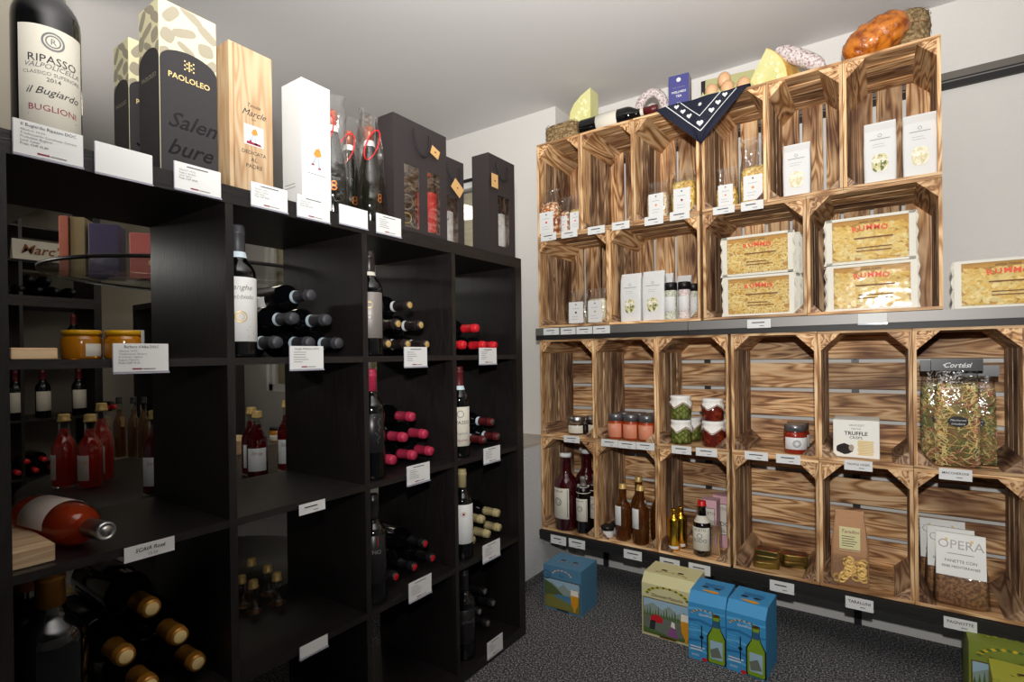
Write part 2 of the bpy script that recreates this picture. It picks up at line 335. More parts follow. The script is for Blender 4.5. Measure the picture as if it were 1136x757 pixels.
cont = {'A': ['three grain bags at left end', 'nothing, under the lying bottle', 'two pasta bags left of the bandana tip', 'two pasta bags right of the bandana tip', 'single white packet', 'two white packets, under the bread'],
        'B': ['left end, small white-labelled bags', 'white packets and black-capped shakers', 'stacked narrow pasta packs', 'stacked wide pasta packs'],
        'C': ['left end, dark preserve jars', 'orange-labelled sauce jars', 'cloth-topped jars', 'one sauce jar', 'truffle crisps box', 'tall coloured pasta bags'],
        'D': ['left end, dark red swing-top bottles', 'amber syrup bottles', 'gold bottles and balsamic', 'flat tins', 'ring biscuit bag', 'three card-topped bags']}
for row, segs, z0, z1, vb in (('A', AX+AR, ZA, 2.008, True), ('B', BX+BR, ZB, 1.578, True), ('C', LX+LR, ZCc, 1.113, False), ('D', LX+LR, ZD, .672, False)):
    k = 0
    for i in range(len(segs)-1):
        if i == len(segs)//2-1: continue
        crate(segs[i], segs[i+1], z0, z1, 'flamed pine crate, %s, holding %s' % (names[row], cont[row][k]), vb, 'flamed pine crates of the wall display'); k += 1
# wall shelves carrying the crates
def wall_shelf(label, zt, h, x0, x1, joints, front):
    t = thing('wall_shelf', label, 'shelf', ((x0+x1)/2, .425, zt), 0); cx = (x0+x1)/2
    MB().box(x0-cx, x1-cx, .004, .32, -.02, -.001, 'dark_rail').build('shelf_tray', t)
    js = [x0]+joints+[x1]
    for a, b in zip(js, js[1:]):
        m = MB(); m.box(a-cx+.001, b-cx-.001, -.006, .006, -h*.62, -.0015, front); m.box(a-cx+.001, b-cx-.001, -.002, .006, -h, -h*.62, 'dark_rail'); m.build('front_rail', t)
    for x in ((x0+.12, (x0+x1)/2, x1-.2) if zt < 1 else ()): MB().prism([(.03, -.02), (.325, -.02), (.325, -.12), (.30, -.12)], 0, x-cx-.004, x-cx+.004, 'dark_rail').build('bracket', t)
    return t
wall_shelf('grey metal wall shelf with steel price rail under the upper crates', 1.167, .055, -.205, 2.2, [.49], 'steel_rail')
wall_shelf('dark metal wall shelf under the lowest crates', .243, .043, -.205, 2.2, [.50], 'dark_rail')
rl = MB().box(XL+.01, 2.6, YW-.017, YW, 1.985, 2.01, 'wall_rail_grey').box(XL+.01, 2.6, YW-.015, YW, 1.955, 1.985, 'dark_rail').box(XL+.01, 2.6, YW-.016, YW, 1.976, 1.98, 'steel_rail')
tag(rl.build('wall_rail'), 'long grey metal mounting rail fixed high on the right wall', 'rail')
for i, x in enumerate((-.02, .475, 1.02, 1.62)):
    m = MB(); m.box(-.012, .012, -.014, 0, 0, 1.9 if i != 1 else 2.13, 'upright')
    for k in range(36): m.box(-.003, .003, -.0146, -.0139, .06+k*.053, .085+k*.053, 'black')
    m.box(-.012, .012, -.013, 0, -.095, 0, 'upright')
    o = m.build('upright_post'); o.location = (x, YW-.002, .1)
    tag(o, ['dark slotted upright behind the left end crates', 'dark slotted upright ending above the crates beside the egg carton', 'dark slotted upright behind the right hand crates', 'dark slotted upright behind the loose pasta pack at right'][i], 'shelf upright', 'slotted shelf uprights')
# ------------------------------------------------------------------ price cards
def card(plane, pv, u0, u1, vt, vb, label, style='wine', lines=(), tilt=0):
    """white price card; (u0, vt)-(u0, vb) is its left edge, u1 its right edge"""
    at = atX if plane == 'x' else atY; k = 1 if plane == 'x' else 0
    a = at(u0, vb, pv); t = at(u0, vt, pv); b = at(u1, vb, pv); w = abs(b[k]-a[k]); h = t.z-a.z
    c = (a+b)/2; loc = (pv, c.y, a.z) if plane == 'x' else (c.x, pv, a.z)
    o = thing('price_card', label, 'price card', loc, E90 if plane == 'x' else 0, 'price cards on the shelves')
    if tilt: o.rotation_euler[0] = tilt
    q = w/2; MB().box(-q, q, 0, .001, 0, h, 'paper').build('card', o)
    if style != 'slim': MB().box(-q-.001, q+.001, .0012, .0022, -.004, h, 'holder').box(-q-.001, q+.001, -.002, .0012, -.004, -.001, 'holder').build('card_holder', o)
    fn = lambda x, y: (x, -.0006, y); m = MB()
    if style == 'blank': return o
    if style == 'wine':
        tl = lines[0] if lines else None
        if tl: m.text(tl, h*.13, lambda x, y: fn(x, y+h*.84), 'ink', 0, 0, w*.8)
        else: m.lines(fn, -q*.5, q*.5, h*.86, 1, 1, h*.035, 'ink', .1)
        for i, s in enumerate(lines[1:6]):
            vs, fs = rawtext(s); x0 = min(v.x for v in vs)
            m.text(s, h*.095, lambda x, y, x0=x0, i=i: fn(x-q*.82-x0*h*.095, y+h*(.70-i*.105)), 'ink' if s.startswith('Preis') else 'grey_ink')
        if len(lines) < 2: m.lines(fn, -q*.8, q*.1, h*.72, 5, h*.105, h*.022, 'grey_ink', .5)
        m.lines(fn, -q*.35, 0, h*.07, 1, 1, h*.05, 'claret_ink', 0); m.lines(fn, q*.03, q*.5, h*.075, 1, 1, h*.03, 'grey_ink', 0)
    else:
        if lines: m.text(lines[0], h*.36, lambda x, y: fn(x, y+h*.52), 'ink', .25 if 'Ros' in lines[0] else 0, .01, w*.8)
        else: m.lines(fn, -q*.6, q*.6, h*.58, 1, 1, h*.11, 'ink', .25)
        if len(lines) > 1: m.text(lines[1], h*.28, lambda x, y: fn(x+q*.1, y+h*.16), 'grey_ink')
        else: m.lines(fn, q*.05, q*.45, h*.22, 1, 1, h*.07, 'grey_ink', .1)
    m.build('lettering', o); return o
PX = .0045
AL = 'Alkohol: 14.5%'; LI = 'Land: Italien'
card('x', PX+.002, 15, 92, 130, 168, 'white price card with holder in front of the giant wine bottle', 'wine', ('Il Bugiardo Ripasso DOC', AL, 'Traubensorte: Corvinone, Corvina', 'Produzent: Buglioni', LI, 'Preis: CHF 42.80'))
card('x', PX, 106, 169, 156, 190, 'blank white card on the shelf top between giant bottle and black box', 'blank')
card('x', PX, 194, 245, 178, 208, 'white price card in front of the tall black and cream box', 'wine', ('', AL, 'Region: Apulien', LI, 'Preis: CHF 28.50'))
card('x', PX, 279, 319, 201, 227, 'white price card in front of the pale wooden wine box', 'wine', ('', AL, 'Region: Toskana', LI, 'Preis: CHF 49.00'))
card('x', PX, 330, 366, 215, 239, 'white price card in front of the tall white carton', 'wine', ('', AL, LI, 'Preis: CHF 24.50'))
card('x', PX, 377, 408, 226, 247, 'blank white card in front of the cellophane wrapped bottles', 'blank')
card('x', PX, 418, 445, 236, 257, 'white price card left of the large black two-bottle bag', 'wine')
card('x', PX, 126, 187, 381, 413, 'white price card standing on the shelf board before the honey jars', 'wine', ('Barbera d\'Alba DOC', AL, 'Traubensorte: Barbera', 'Produzent: Sagliano', 'Region: Piemont', 'Preis: CHF 19.20'))
card('x', PX, 322, 359, 384, 410, 'white price card under the stack of grey-capped wine bottles', 'wine', ('Langhe Nebbiolo DOC',))
card('x', PX, 449, 474, 385, 407, 'white price card under the stack of brown-capped wine bottles', 'wine')
card('x', PX, 532, 551, 386, 404, 'white price card under the bright red-capped bottles', 'wine')
card('x', PX, 138, 194, 609, 626, 'white price strip with two printed lines under the lying rosé bottle', 'slim', ('SCAIA Rosé', '15.50'))
card('x', PX, 332, 361, 561, 573, 'small white price strip on the board under the red syrup bottles', 'slim')
card('x', PX, 452, 477, 518, 539, 'white price card under the stack of magenta-capped bottles', 'wine')
card('x', PX, 537, 555, 498, 515, 'white price card under the dark red-capped bottles', 'wine')
card('x', PX, 333, 364, 719, 732, 'blank whitish strip on the third board, second column of the black shelf', 'blank')
card('x', PX, 454, 479, 648, 669, 'white price card under the black bottles with red cap discs', 'wine')
card('x', PX, 536, 555, 606, 625, 'white price card under the straw-capped bottles', 'wine')
card('x', PX, 541, 558, 714, 732, 'greyish price card on the bottom panel of the black shelf', 'wine')
YR = .423
for u0, u1, a, b, l, t in (
    (600, 617, 260, 268.5, 'price strip under the leftmost orange grain bag', ()), (622.7, 640.5, 257, 265, 'price strip under the yellow grain bag at left', ()),
    (652, 671, 252.5, 261, 'price strip on the crate edge left of the empty crate corner', ()), (679, 698.4, 247.5, 256, 'price strip under the empty top crate', ()),
    (715, 736, 241.5, 251, 'price strip under the beige pasta bag below the bandana', ()), (743, 765, 236, 245.5, 'price strip under the yellow pasta bag below the bandana', ()),
    (791, 815, 230.5, 239, 'price strip under the short bag in the crate right of the bandana', ()), (822, 847, 225, 235, 'price strip under the tall bag right of the bandana', ())):
    card('y', YR, u0, u1, a, b, 'small white '+l, 'slim', t)
for u0, u1, a, b, l in ((603, 620, 364.5, 372, 'first strip from the left on the grey metal rail'), (622, 638.5, 364, 371.5, 'second strip from the left on the grey metal rail'), (639.5, 657, 363, 371, 'third strip from the left on the grey metal rail'), (658, 676.6, 362, 370.5, 'fourth strip from the left on the grey metal rail'), (829, 855, 355, 364.5, 'strip on the metal rail under the narrow pasta packs')):
    card('y', .418, u0, u1, a, b, 'small white price '+l, 'slim')
card('y', .418, 952, 984, 348.5, 359.5, 'blank bright white strip on the metal rail under the wide pasta packs', 'blank')
for u0, u1, a, b, l, t in ((625.5, 643, 483, 490.5, 'under the dark preserve jars', ()), (667, 685.5, 487, 495, 'under the left orange-labelled jar', ()), (685.8, 705.5, 489, 497, 'under the middle orange-labelled jar', ()), (706, 726, 490.5, 498.5, 'under the right orange-labelled jar', ()),
    (745, 767, 494, 503, 'under the olive jars', ()), (772, 795.5, 496.5, 505.5, 'under the dark red cloth-topped jars', ()), (826, 852, 500.5, 509.5, 'left of the jar of red sauce', ()), (861, 888, 503.5, 513.5, 'under the jar of red sauce', ()),
    (936.7, 968, 510, 521, 'under the truffle crisps box', ('TRUFFLE CRISPS',)), (1041.7, 1078.7, 519, 531.5, 'under the tall coloured pasta bag', ('MACCHERONI',))):
    card('y', YR, u0, u1, a, b, 'small white price strip on the crate edge '+l, 'slim', t)
for u0, u1, a, b, l, t in ((611, 628, 593, 602.5, 'under the dark red swing-top bottle', ()), (631, 649, 597, 606.5, 'under the small dark bottle', ()), (692, 712, 609, 619, 'under the amber syrup bottles', ()), (732, 754, 618, 629, 'under the gold bottles', ()), (764, 788, 624, 635, 'under the balsamic bottle', ()), (854, 881, 643, 655, 'under the flat tins', ()), (938, 969, 661, 674, 'under the ring biscuit bag', ('TARALLINI',)), (1047, 1084, 683.5, 696, 'under the card-topped bags', ('PAGNOTTE',))):
    card('y', .418, u0, u1, a, b, 'small white price strip on the lowest dark rail '+l, 'slim', t)
# ------------------------------------------------------------------ bottles
def prof(kind, H, r):
    P = {'bordeaux': [(0, .004), (.86, 0), (.97, .012), (1, .03), (1, .60), (.985, .635), (.92, .668), (.78, .70), (.58, .732), (.44, .765), (.40, .80), (.385, .93), (.42, .935), (.42, .955), (.385, .96), (.385, .995), (0, 1)],
         'burgundy': [(0, .004), (.9, 0), (1, .03), (1, .42), (.93, .50), (.78, .58), (.60, .66), (.46, .73), (.39, .80), (.37, .92), (.42, .93), (.42, .955), (.38, .96), (.38, .995), (0, 1)],
         'sparkling': [(0, .004), (.9, 0), (1, .03), (1, .40), (.94, .50), (.80, .60), (.62, .70), (.46, .79), (.37, .86), (.36, .93), (.42, .94), (.42, .955), (.38, .96), (.38, .995), (0, 1)],
         'syrup': [(0, .006), (.88, 0), (1, .03), (1, .50), (.97, .56), (.84, .62), (.62, .68), (.48, .72), (.45, .76), (.44, .90), (.50, .905), (.50, .925), (.44, .93), (.44, .99), (0, 1)],
         'slim': [(0, .006), (.9, 0), (1, .02), (1, .62), (.93, .66), (.7, .70), (.52, .74), (.48, .78), (.46, .93), (.5, .935), (.5, .99), (0, 1)],
         'cylinder': [(0, .006), (.9, 0), (1, .03), (1, .74), (.94, .78), (.6, .82), (.42, .86), (.40, .93), (.46, .935), (.46, .99), (0, 1)]}[kind]
    return [(a*r, z*H) for a, z in P]
def neck_r(p, z):
    for (a, b), (c, d) in zip(p, p[1:]):
        if b <= z <= d and d > b: return a+(c-a)*(z-b)/(d-b)
    return p[-2][0]
def capsule_prof(p, H, z0, grow=.0007):
    zs = [z0]+[z for _, z in p if z0 < z < H*.985]+[H*.9885]
    out = [(neck_r(p, z)+grow, z) for z in zs]
    return [(out[0][0]-grow, z0)]+out+[(out[-1][0]*.9, H+.0012), (0, H+.0014)]
def bottle(label, kind='bordeaux', H=.285, r=.036, glass='wine_glass', cap='black_satin', capz=.775, lab=None, band=None, seg=28, name='wine_bottle', cat='wine bottle', group=None, loc=(0, 0, 0), rz=0, mtx=None, seal=None, liquid=None):
    t = thing(name, label, cat, loc, rz, group, mtx); p = prof(kind, H, r)
    MB().lathe(p, glass, seg).build('bottle_glass', t)
    if liquid:   # (material, fill height): the drink inside
        q = [(max(0, a-.0022), z) for a, z in p if z < H*liquid[1]]; q = [(q[0][0], .004)]+[(a, max(z, .005)) for a, z in q[1:]]; q += [(neck_r(p, H*liquid[1])-.0022, H*liquid[1]), (0, H*liquid[1])]
        MB().lathe(q, liquid[0], seg).build('liquid', t)
    m = MB().lathe(capsule_prof(p, H, H*capz), cap, seg)
    if seal: m.lathe([(0, H+.0018), (r*.26, H+.0017), (r*.28, H+.0012)], seal, 16)
    m.build('capsule' if capz < .88 else 'cap', t)
    if band: MB().lathe([(neck_r(p, H*z)+.0012, H*z) for z in (band[0], band[1])], band[2], seg).build('neck_band', t)
    if lab: bottle_label(t, H, r, *lab)
    return t
def bottle_label(t, H, r, z0, z1, ha, mt, texts=(), frame=None, name='label'):
    m = MB(); a = (-E90-ha, -E90+ha); m.lathe([(r+.0004, H*z0), (r+.0009, H*z0+.0005), (r+.0009, H*z1-.0005), (r+.0004, H*z1)], mt, 20, a); m.build(name, t)
    fn = lambda x, y, o=.0014: ((r+o)*math.sin(x/r), -(r+o)*math.cos(x/r), y); h = H*(z1-z0); m = MB(); wmx = 2*ha*r*.86
    for tx in texts:   # (string, relative size, relative height, material, shear)
        if tx[0] == '#': m.lines(lambda x, y: fn(x, y), -ha*r*.7, ha*r*.7, H*z0+h*tx[2], tx[4], h*.05, h*.014, tx[3], .4)
        elif tx[0] == 'o':
            for k in range(24):
                q0, q1 = 2*math.pi*k/24, 2*math.pi*(k+1)/24; R = h*tx[1]
                m.poly([(R*math.cos(q0), H*z0+h*tx[2]+R*math.sin(q0)), (R*math.cos(q1), H*z0+h*tx[2]+R*math.sin(q1)), (.82*R*math.cos(q1), H*z0+h*tx[2]+.82*R*math.sin(q1)), (.82*R*math.cos(q0), H*z0+h*tx[2]+.82*R*math.sin(q0))], fn, tx[3])
        elif tx[0] == 'q':
            R = h*tx[1]; m.poly([(-R, H*z0+h*tx[2]-R), (R, H*z0+h*tx[2]-R), (R, H*z0+h*tx[2]+R), (-R, H*z0+h*tx[2]+R)], fn, tx[3])
        else: m.text(tx[0], h*tx[1], lambda x, y, c=tx[2]: fn(x, y+H*z0+h*c), tx[3], tx[4] if len(tx) > 4 else 0, 0, wmx)
    if frame:
        X = ha*r*.88; Y0, Y1 = H*z0+h*.05, H*z1-h*.05; e = h*.018
        for a_, b_, c_, d_ in ((-X, X, Y0, Y0+e), (-X, X, Y1-e, Y1), (-X, -X+e, Y0, Y1), (X-e, X, Y0, Y1)): m.poly([(a_, c_), (b_, c_), (b_, d_), (a_, d_)], fn, frame)
    if m.v: m.build('lettering', t)
LIE = Matrix.Rotation(E90, 4, 'Y')
def lying(x, y, z, H, spin=0): return Matrix.Translation((x-H, y, z)) @ LIE @ Matrix.Rotation(spin, 4, 'Z')
def stack(desc, group, tips, places, z0, x, H=.285, r=.0348, dz=.058, **k):
    """tips: (y, layer); the first is built, the others are copies"""
    first = None
    for (y, lay), pl in zip(tips, places):
        mx = lying(x+random.uniform(-.006, .006), y, z0+r+lay*dz, H, random.uniform(0, 6))
        lb = 'lying wine bottle, %s, %s' % (desc, pl)
        if first is None: first = bottle(lb, H=H, r=r, mtx=mx, group=group, **k)
        else: dup(first, lb, mtx=mx)
B1, B2, B3, B4 = rowz(1), rowz(2), rowz(3), .0373
mat('cap_grey', '3c3c40', .45); mat('band_blue', 'cfe0ea', .5); mat('cap_brown', '2b2322', .35); mat('cap_red', 'd3222c', .4); mat('cap_pink', 'b8314f', .4); mat('cap_claret', '5c1a1e', .4)
mat('cap_straw', 'b9aa7c', .5); mat('dot_red', 'b51e28', .5); mat('cap_gold', 'a06c28', .3, metal=.5); mat('lab_grey', '8a8480', .45, metal=.4)
six = ['topmost', 'left of middle pair', 'right of middle pair', 'left of bottom three', 'middle of bottom three', 'right of bottom three']
stack('grey capsule with pale band', 'grey-capped bottles in the second cell', [(-.872, 2), (-.915, 1), (-.829, 1), (-.958, 0), (-.873, 0), (-.790, 0)], six, B1, -.035, cap='cap_grey', band=(.765, .80, 'band_blue'), lab=(.12, .48, 1.2, 'paper'))
stack('brown-black capsule with white band', 'brown-capped bottles in the third cell', [(-.531, 2), (-.585, 1), (-.495, 1), (-.624, 0), (-.545, 0), (-.464, 0)], six, B1, -.04, cap='cap_brown', seal='gold_soft', band=(.765, .80, 'paper'))
stack('bright red capsule', 'red-capped bottles in the fourth cell', [(-.222, 1), (-.284, 0), (-.182, 0), (-.106, 0)], ['topmost', 'left of bottom three', 'middle of bottom three', 'right of bottom three'], B1, -.04, cap='cap_red')
stack('magenta capsule', 'magenta-capped bottles', [(-.506, 2), (-.540, 1), (-.460, 1), (-.592, 0), (-.509, 0), (-.429, 0)], six, B2, -.06, cap='cap_pink')
stack('claret capsule with white band', 'claret-capped bottles', [(-.116, 1), (-.165, 0), (-.079, 0)], ['topmost', 'left of bottom pair', 'right of bottom pair'], B2, -.06, cap='cap_claret', seal='silver', band=(.765, .80, 'band_blue'))
stack('black capsule with red disc', 'red-disc capped bottles', [(-.471, 1), (-.432, 0), (-.515, 0), (-.596, 0)], ['topmost', 'right of bottom three', 'middle of bottom three', 'left of bottom three'], B3, -.055, cap='black_satin', seal='dot_red')
stack('straw-coloured capsule', 'straw-capped bottles', [(-.093, 1), (-.183, 1), (-.078, 0), (-.156, 0), (-.236, 0)], ['right of upper pair', 'left of upper pair', 'right of bottom three', 'middle of bottom three', 'left of bottom three'], B3, -.055, cap='cap_straw')
stack('black capsule in the dark bottom cell', 'bottles in the bottom right cell', [(-.135, 2), (-.092, 1), (-.172, 1), (-.130, 0), (-.215, 0)], ['topmost', 'right of middle pair', 'left of middle pair', 'right of bottom pair', 'left of bottom pair'], B4, -.08, cap='black_satin', seal='lab_grey')
stack('large black bottle with gold capsule', 'gold-capped large bottles', [(-1.221, 2), (-1.174, 1), (-1.264, 1), (-1.137, 0), (-1.226, 0)], ['topmost', 'right of middle pair', 'left of middle pair', 'right of bottom pair', 'left of bottom pair'], B3, -.05, H=.30, r=.0435, dz=.0735, cap='cap_gold', seal='gold_print', capz=.79, lab=(.1, .5, 2.6, 'black_satin', [('q', .5, .8, 'cap_gold')]))  # the paler seal disc is a highlight painted on each capsule end
# standing bottles in the cells
def yat(u, x): return atX(u, 400, x).y
DW = 'a dark wine bottle standing at the left of its shelf cell, '
bottle('dark wine bottle with grey capsule and tall white script label, second cell of top row', loc=(-.048, yat(265.5, -.048), B1), rz=1.2, H=.288, cap='cap_grey', band=(.755, .80, 'band_blue'), lab=(.12, .60, 1.25, 'paper', [('Langhe', .12, .80, 'lab_grey', .3), ('Nebbiolo', .10, .66, 'lab_grey', .3), ('o', .09, .38, 'gold_soft'), ('o', .05, .38, 'gold_soft'), ('#', 0, .22, 'grey_ink', 4)]))
bottle('dark wine bottle with brown capsule and pewter grey label with gold marks', loc=(-.048, yat(411, -.048), B1), rz=.85, H=.288, cap='cap_brown', band=(.765, .80, 'label_cream'), lab=(.17, .60, 1.1, 'lab_grey', [('o', .07, .72, 'gold_soft'), ('o', .05, .45, 'ink'), ('#', 0, .2, 'gold_soft', 3)]))
bottle('black wine bottle with magenta capsule and vertical pale writing', loc=(-.048, yat(411.5, -.048), B2), rz=.85, H=.300, r=.035, cap='cap_pink', capz=.80, lab=(.25, .60, 1.0, 'black_satin', [('#', 0, .9, 'paper', 14)]))
bottle('slender wine bottle with claret capsule and off-white label', loc=(-.048, yat(509, -.048), B2), rz=.8, H=.298, r=.033, cap='cap_claret', band=(.745, .79, 'band_blue'), lab=(.13, .56, 1.15, 'label_cream', [('o', .09, .82, 'grey_ink'), ('RIPASSO', .13, .56, 'ink'), ('il Bugiardo', .09, .3, 'grey_ink', .3), ('BUGLIONI', .08, .12, 'claret_ink')]))
bottle('black bottle with round red seal on its neck label, third row', loc=(-.048, yat(411.5, -.048), B3), rz=.85, H=.292, cap='black_satin', lab=(.2, .64, 1.0, 'black_satin', [('q', .10, .88, 'dot_red'), ('ETNO', .12, .62, 'grey_ink'), ('#', 0, .5, 'dot_red', 2)]))
bottle('wine bottle with straw capsule and white crest label, third row right', loc=(-.048, yat(511, -.048), B3), rz=.8, H=.292, r=.034, cap='cap_straw', capz=.80, lab=(.18, .62, 1.15, 'paper', [('o', .07, .76, 'gold_soft'), ('q', .03, .76, 'claret_ink'), ('#', 0, .5, 'grey_ink', 3), ('#', 0, .2, 'grey_ink', 2)]))
bottle('dark bottle with black label and silver script standing in the bottom right cell', loc=(-.05, yat(512, -.05), B4), rz=.8, H=.29, r=.034, cap='black_satin', lab=(.2, .58, 1.1, 'black_satin', [('Aemuli', .17, .6, 'silver', .3), ('#', 0, .3, 'dot_red', 1)]))
bottle('very large black bottle with brass-gold capsule standing lower left of the shelf', loc=(-.058, yat(50, -.058)+.002, B3), rz=1.15, H=.318, r=.050, cap='cap_gold', capz=.80, lab=(.1, .42, .55, 'lab_grey', [('#', 0, .8, 'dot_red', 3), ('#', 0, .5, 'ink', 4)]))
bottle('large black bottle with copper capsule partly hidden behind the gold-capped one', loc=(-.175, yat(25, -.175)-.001, B3), rz=1.15, H=.318, r=.05, cap='copper', capz=.80)
bottle('wine bottle lying in the dark floor-level cell of the second column', H=.285, r=.036, mtx=lying(-.06, -.97, B4+.036, .285), cap='lab_grey')
# the rose bottle lying on the board
mat('rose_wine', 'ff5f30', .05, trans=.75, ior=1.2); mat('clear_bottle', 'fff4ee', .02, trans=1); mat('label_smoke', 'b9aaa0', .6)
p0 = atX(62, 566, -.17); p1 = atX(112, 582, .0)
def rosebottle():
    H = .255; r = .0395; d = Vector((1, .16, 0)).normalized(); tip = Vector((.012, -1.312, B2+r))
    base = tip-d*H; R = d.to_track_quat('Z', 'Y').to_matrix().to_4x4(); mx = Matrix.Translation(base) @ R @ Matrix.Rotation(2.6, 4, 'Z')
    t = thing('wine_bottle', 'clear bottle of orange-pink rosé lying on the board with silver cap forward', 'wine bottle', base, 0, None, mx)
    P = [(0, .01), (.8, 0), (.98, .02), (1, .05), (1, .50), (.99, .58), (.93, .65), (.80, .70), (.58, .735), (.42, .76), (.38, .79), (.37, .96), (0, .965)]
    p = [(a*r, z*H) for a, z in P]
    MB().lathe(p, 'thin_glass', 32).build('bottle_glass', t)
    MB().lathe([(0, .012)]+[(a*.93, max(z, .008)) for a, z in p[1:-2]]+[(0, .80*H)], 'rose_wine', 32).build('rose_wine', t)
    MB().lathe([(r*.40, .80*H), (r*.41, .80*H), (r*.41, H*.985), (r*.38, H), (r*.30, H+.0004), (r*.29, H-.001), (r*.2, H-.001), (r*.19, H+.0003), (0, H+.0003)], 'silver', 28).build('screw_cap', t)
    bottle_label(t, H, r, .18, .52, 2.2, 'label_smoke')
rosebottle()
# pale wooden boxes lying in the first column
def woodbar(name, label, x0, x1, y0, y1, z0, z1):
    o = MB().box(x0, x1, y0, y1, z0, z1, 'pine', 1).build(name); mo = o.modifiers.new('bevel', 'BEVEL'); mo.width = .002; mo.segments = 2
    return tag(o, label, 'box', 'pale wooden boxes in the black shelf')
woodbar('wooden_box', 'pale wooden box lying on the top board left of the honey jars', -.20, -.02, -1.425, -1.366, B1+.0005, B1+.0195)
woodbar('wooden_box', 'pale wooden box lying under the base of the rosé bottle', -.30, -.025, -1.428, -1.372, B2+.0005, B2+.030)
# honey jars
mat('honey', 'd98a12', .15, trans=.35, coat=.6); mat('lid_yellow', 'd9a21a', .3); mat('jar_glass', 'ffffff', .03, trans=1)
def jar(label, r, h, body, lid, loc, rz=0, group=None, lab='label_cream', labz=(.15, .6), ha=1.1, lidh=.012, texts=(), name='preserve_jar', cat='jar', flare=.92):
    t = thing(name, label, cat, loc, rz, group)
    MB().lathe([(0, .002), (r*.9, 0), (r, .004), (r, h*.78), (r*.97, h*.86), (r*flare*.95, h*.92), (r*flare*.95, h)], body, 24).build('glass_body', t)
    MB().lathe([(r*flare, h*.97), (r*flare+.0015, h*.97), (r*flare+.0015, h+lidh-.001), (r*flare, h+lidh), (0, h+lidh)], lid, 24).build('lid', t)
    if lab: bottle_label(t, h, r, labz[0], labz[1], ha, lab, texts)
    return t
hj = jar('honey jar with yellow lid on the top board, left of the two', .0335, .05, 'honey', 'lid_yellow', (-.20, yat(91, -.20), B1), 1.9, 'honey jars on the top board', labz=(.12, .62), ha=.45, lidh=.008, name='honey_jar')
dup(hj, 'honey jar with yellow lid and paper seal, right of the two behind the price card', (-.165, yat(138, -.165), B1), 2.4)
o = kids([x for x in bpy.data.objects if x.get('label', '').startswith('honey jar with yellow lid and paper')][0])
MB().box(-.006, .006, -.0345, -.0335, .02, .0585, 'paper').box(-.006, .006, -.0345, .0, .0583, .059, 'paper').build('paper_seal', [x for x in bpy.data.objects if x.get('label', '').startswith('honey jar with yellow lid and paper')][0])
# ------------------------------------------------------------------ on top of the black shelf
def giant():
    H = .36; x = -.070; y = atX(53, 140, x).y
    r = .047
    t = bottle('giant dark wine bottle with cream label on the shelf top', loc=(x, y, ST), rz=1.50, H=H, r=r, cap='black_satin', capz=.82, seg=48, name='magnum_bottle')
    bottle_label(t, H, r, .07, .545, 1.02, 'label_cream', [('o', .09, .86, 'grey_ink'), ('o', .06, .86, 'grey_ink'), ('R', .08, .83, 'grey_ink'), ('RIPASSO', .105, .64, 'ink'), ('VALPOLICELLA', .068, .585, 'grey_ink', .3), ('CLASSICO SUPERIORE', .048, .52, 'grey_ink'), ('2014', .055, .46, 'ink'), ('il Bugiardo', .10, .33, 'ink', .4), ('BUGLIONI', .085, .17, 'claret_ink'), ('#', 0, .12, 'grey_ink', 1)])
giant()
mat('carton_black', '2e2b2d', .7); mat('carton_black_gloss', '19171a', .2); mat('leaf_taupe', '978f7c', .75); mat('leaf_cream', 'd3cca6', .75)
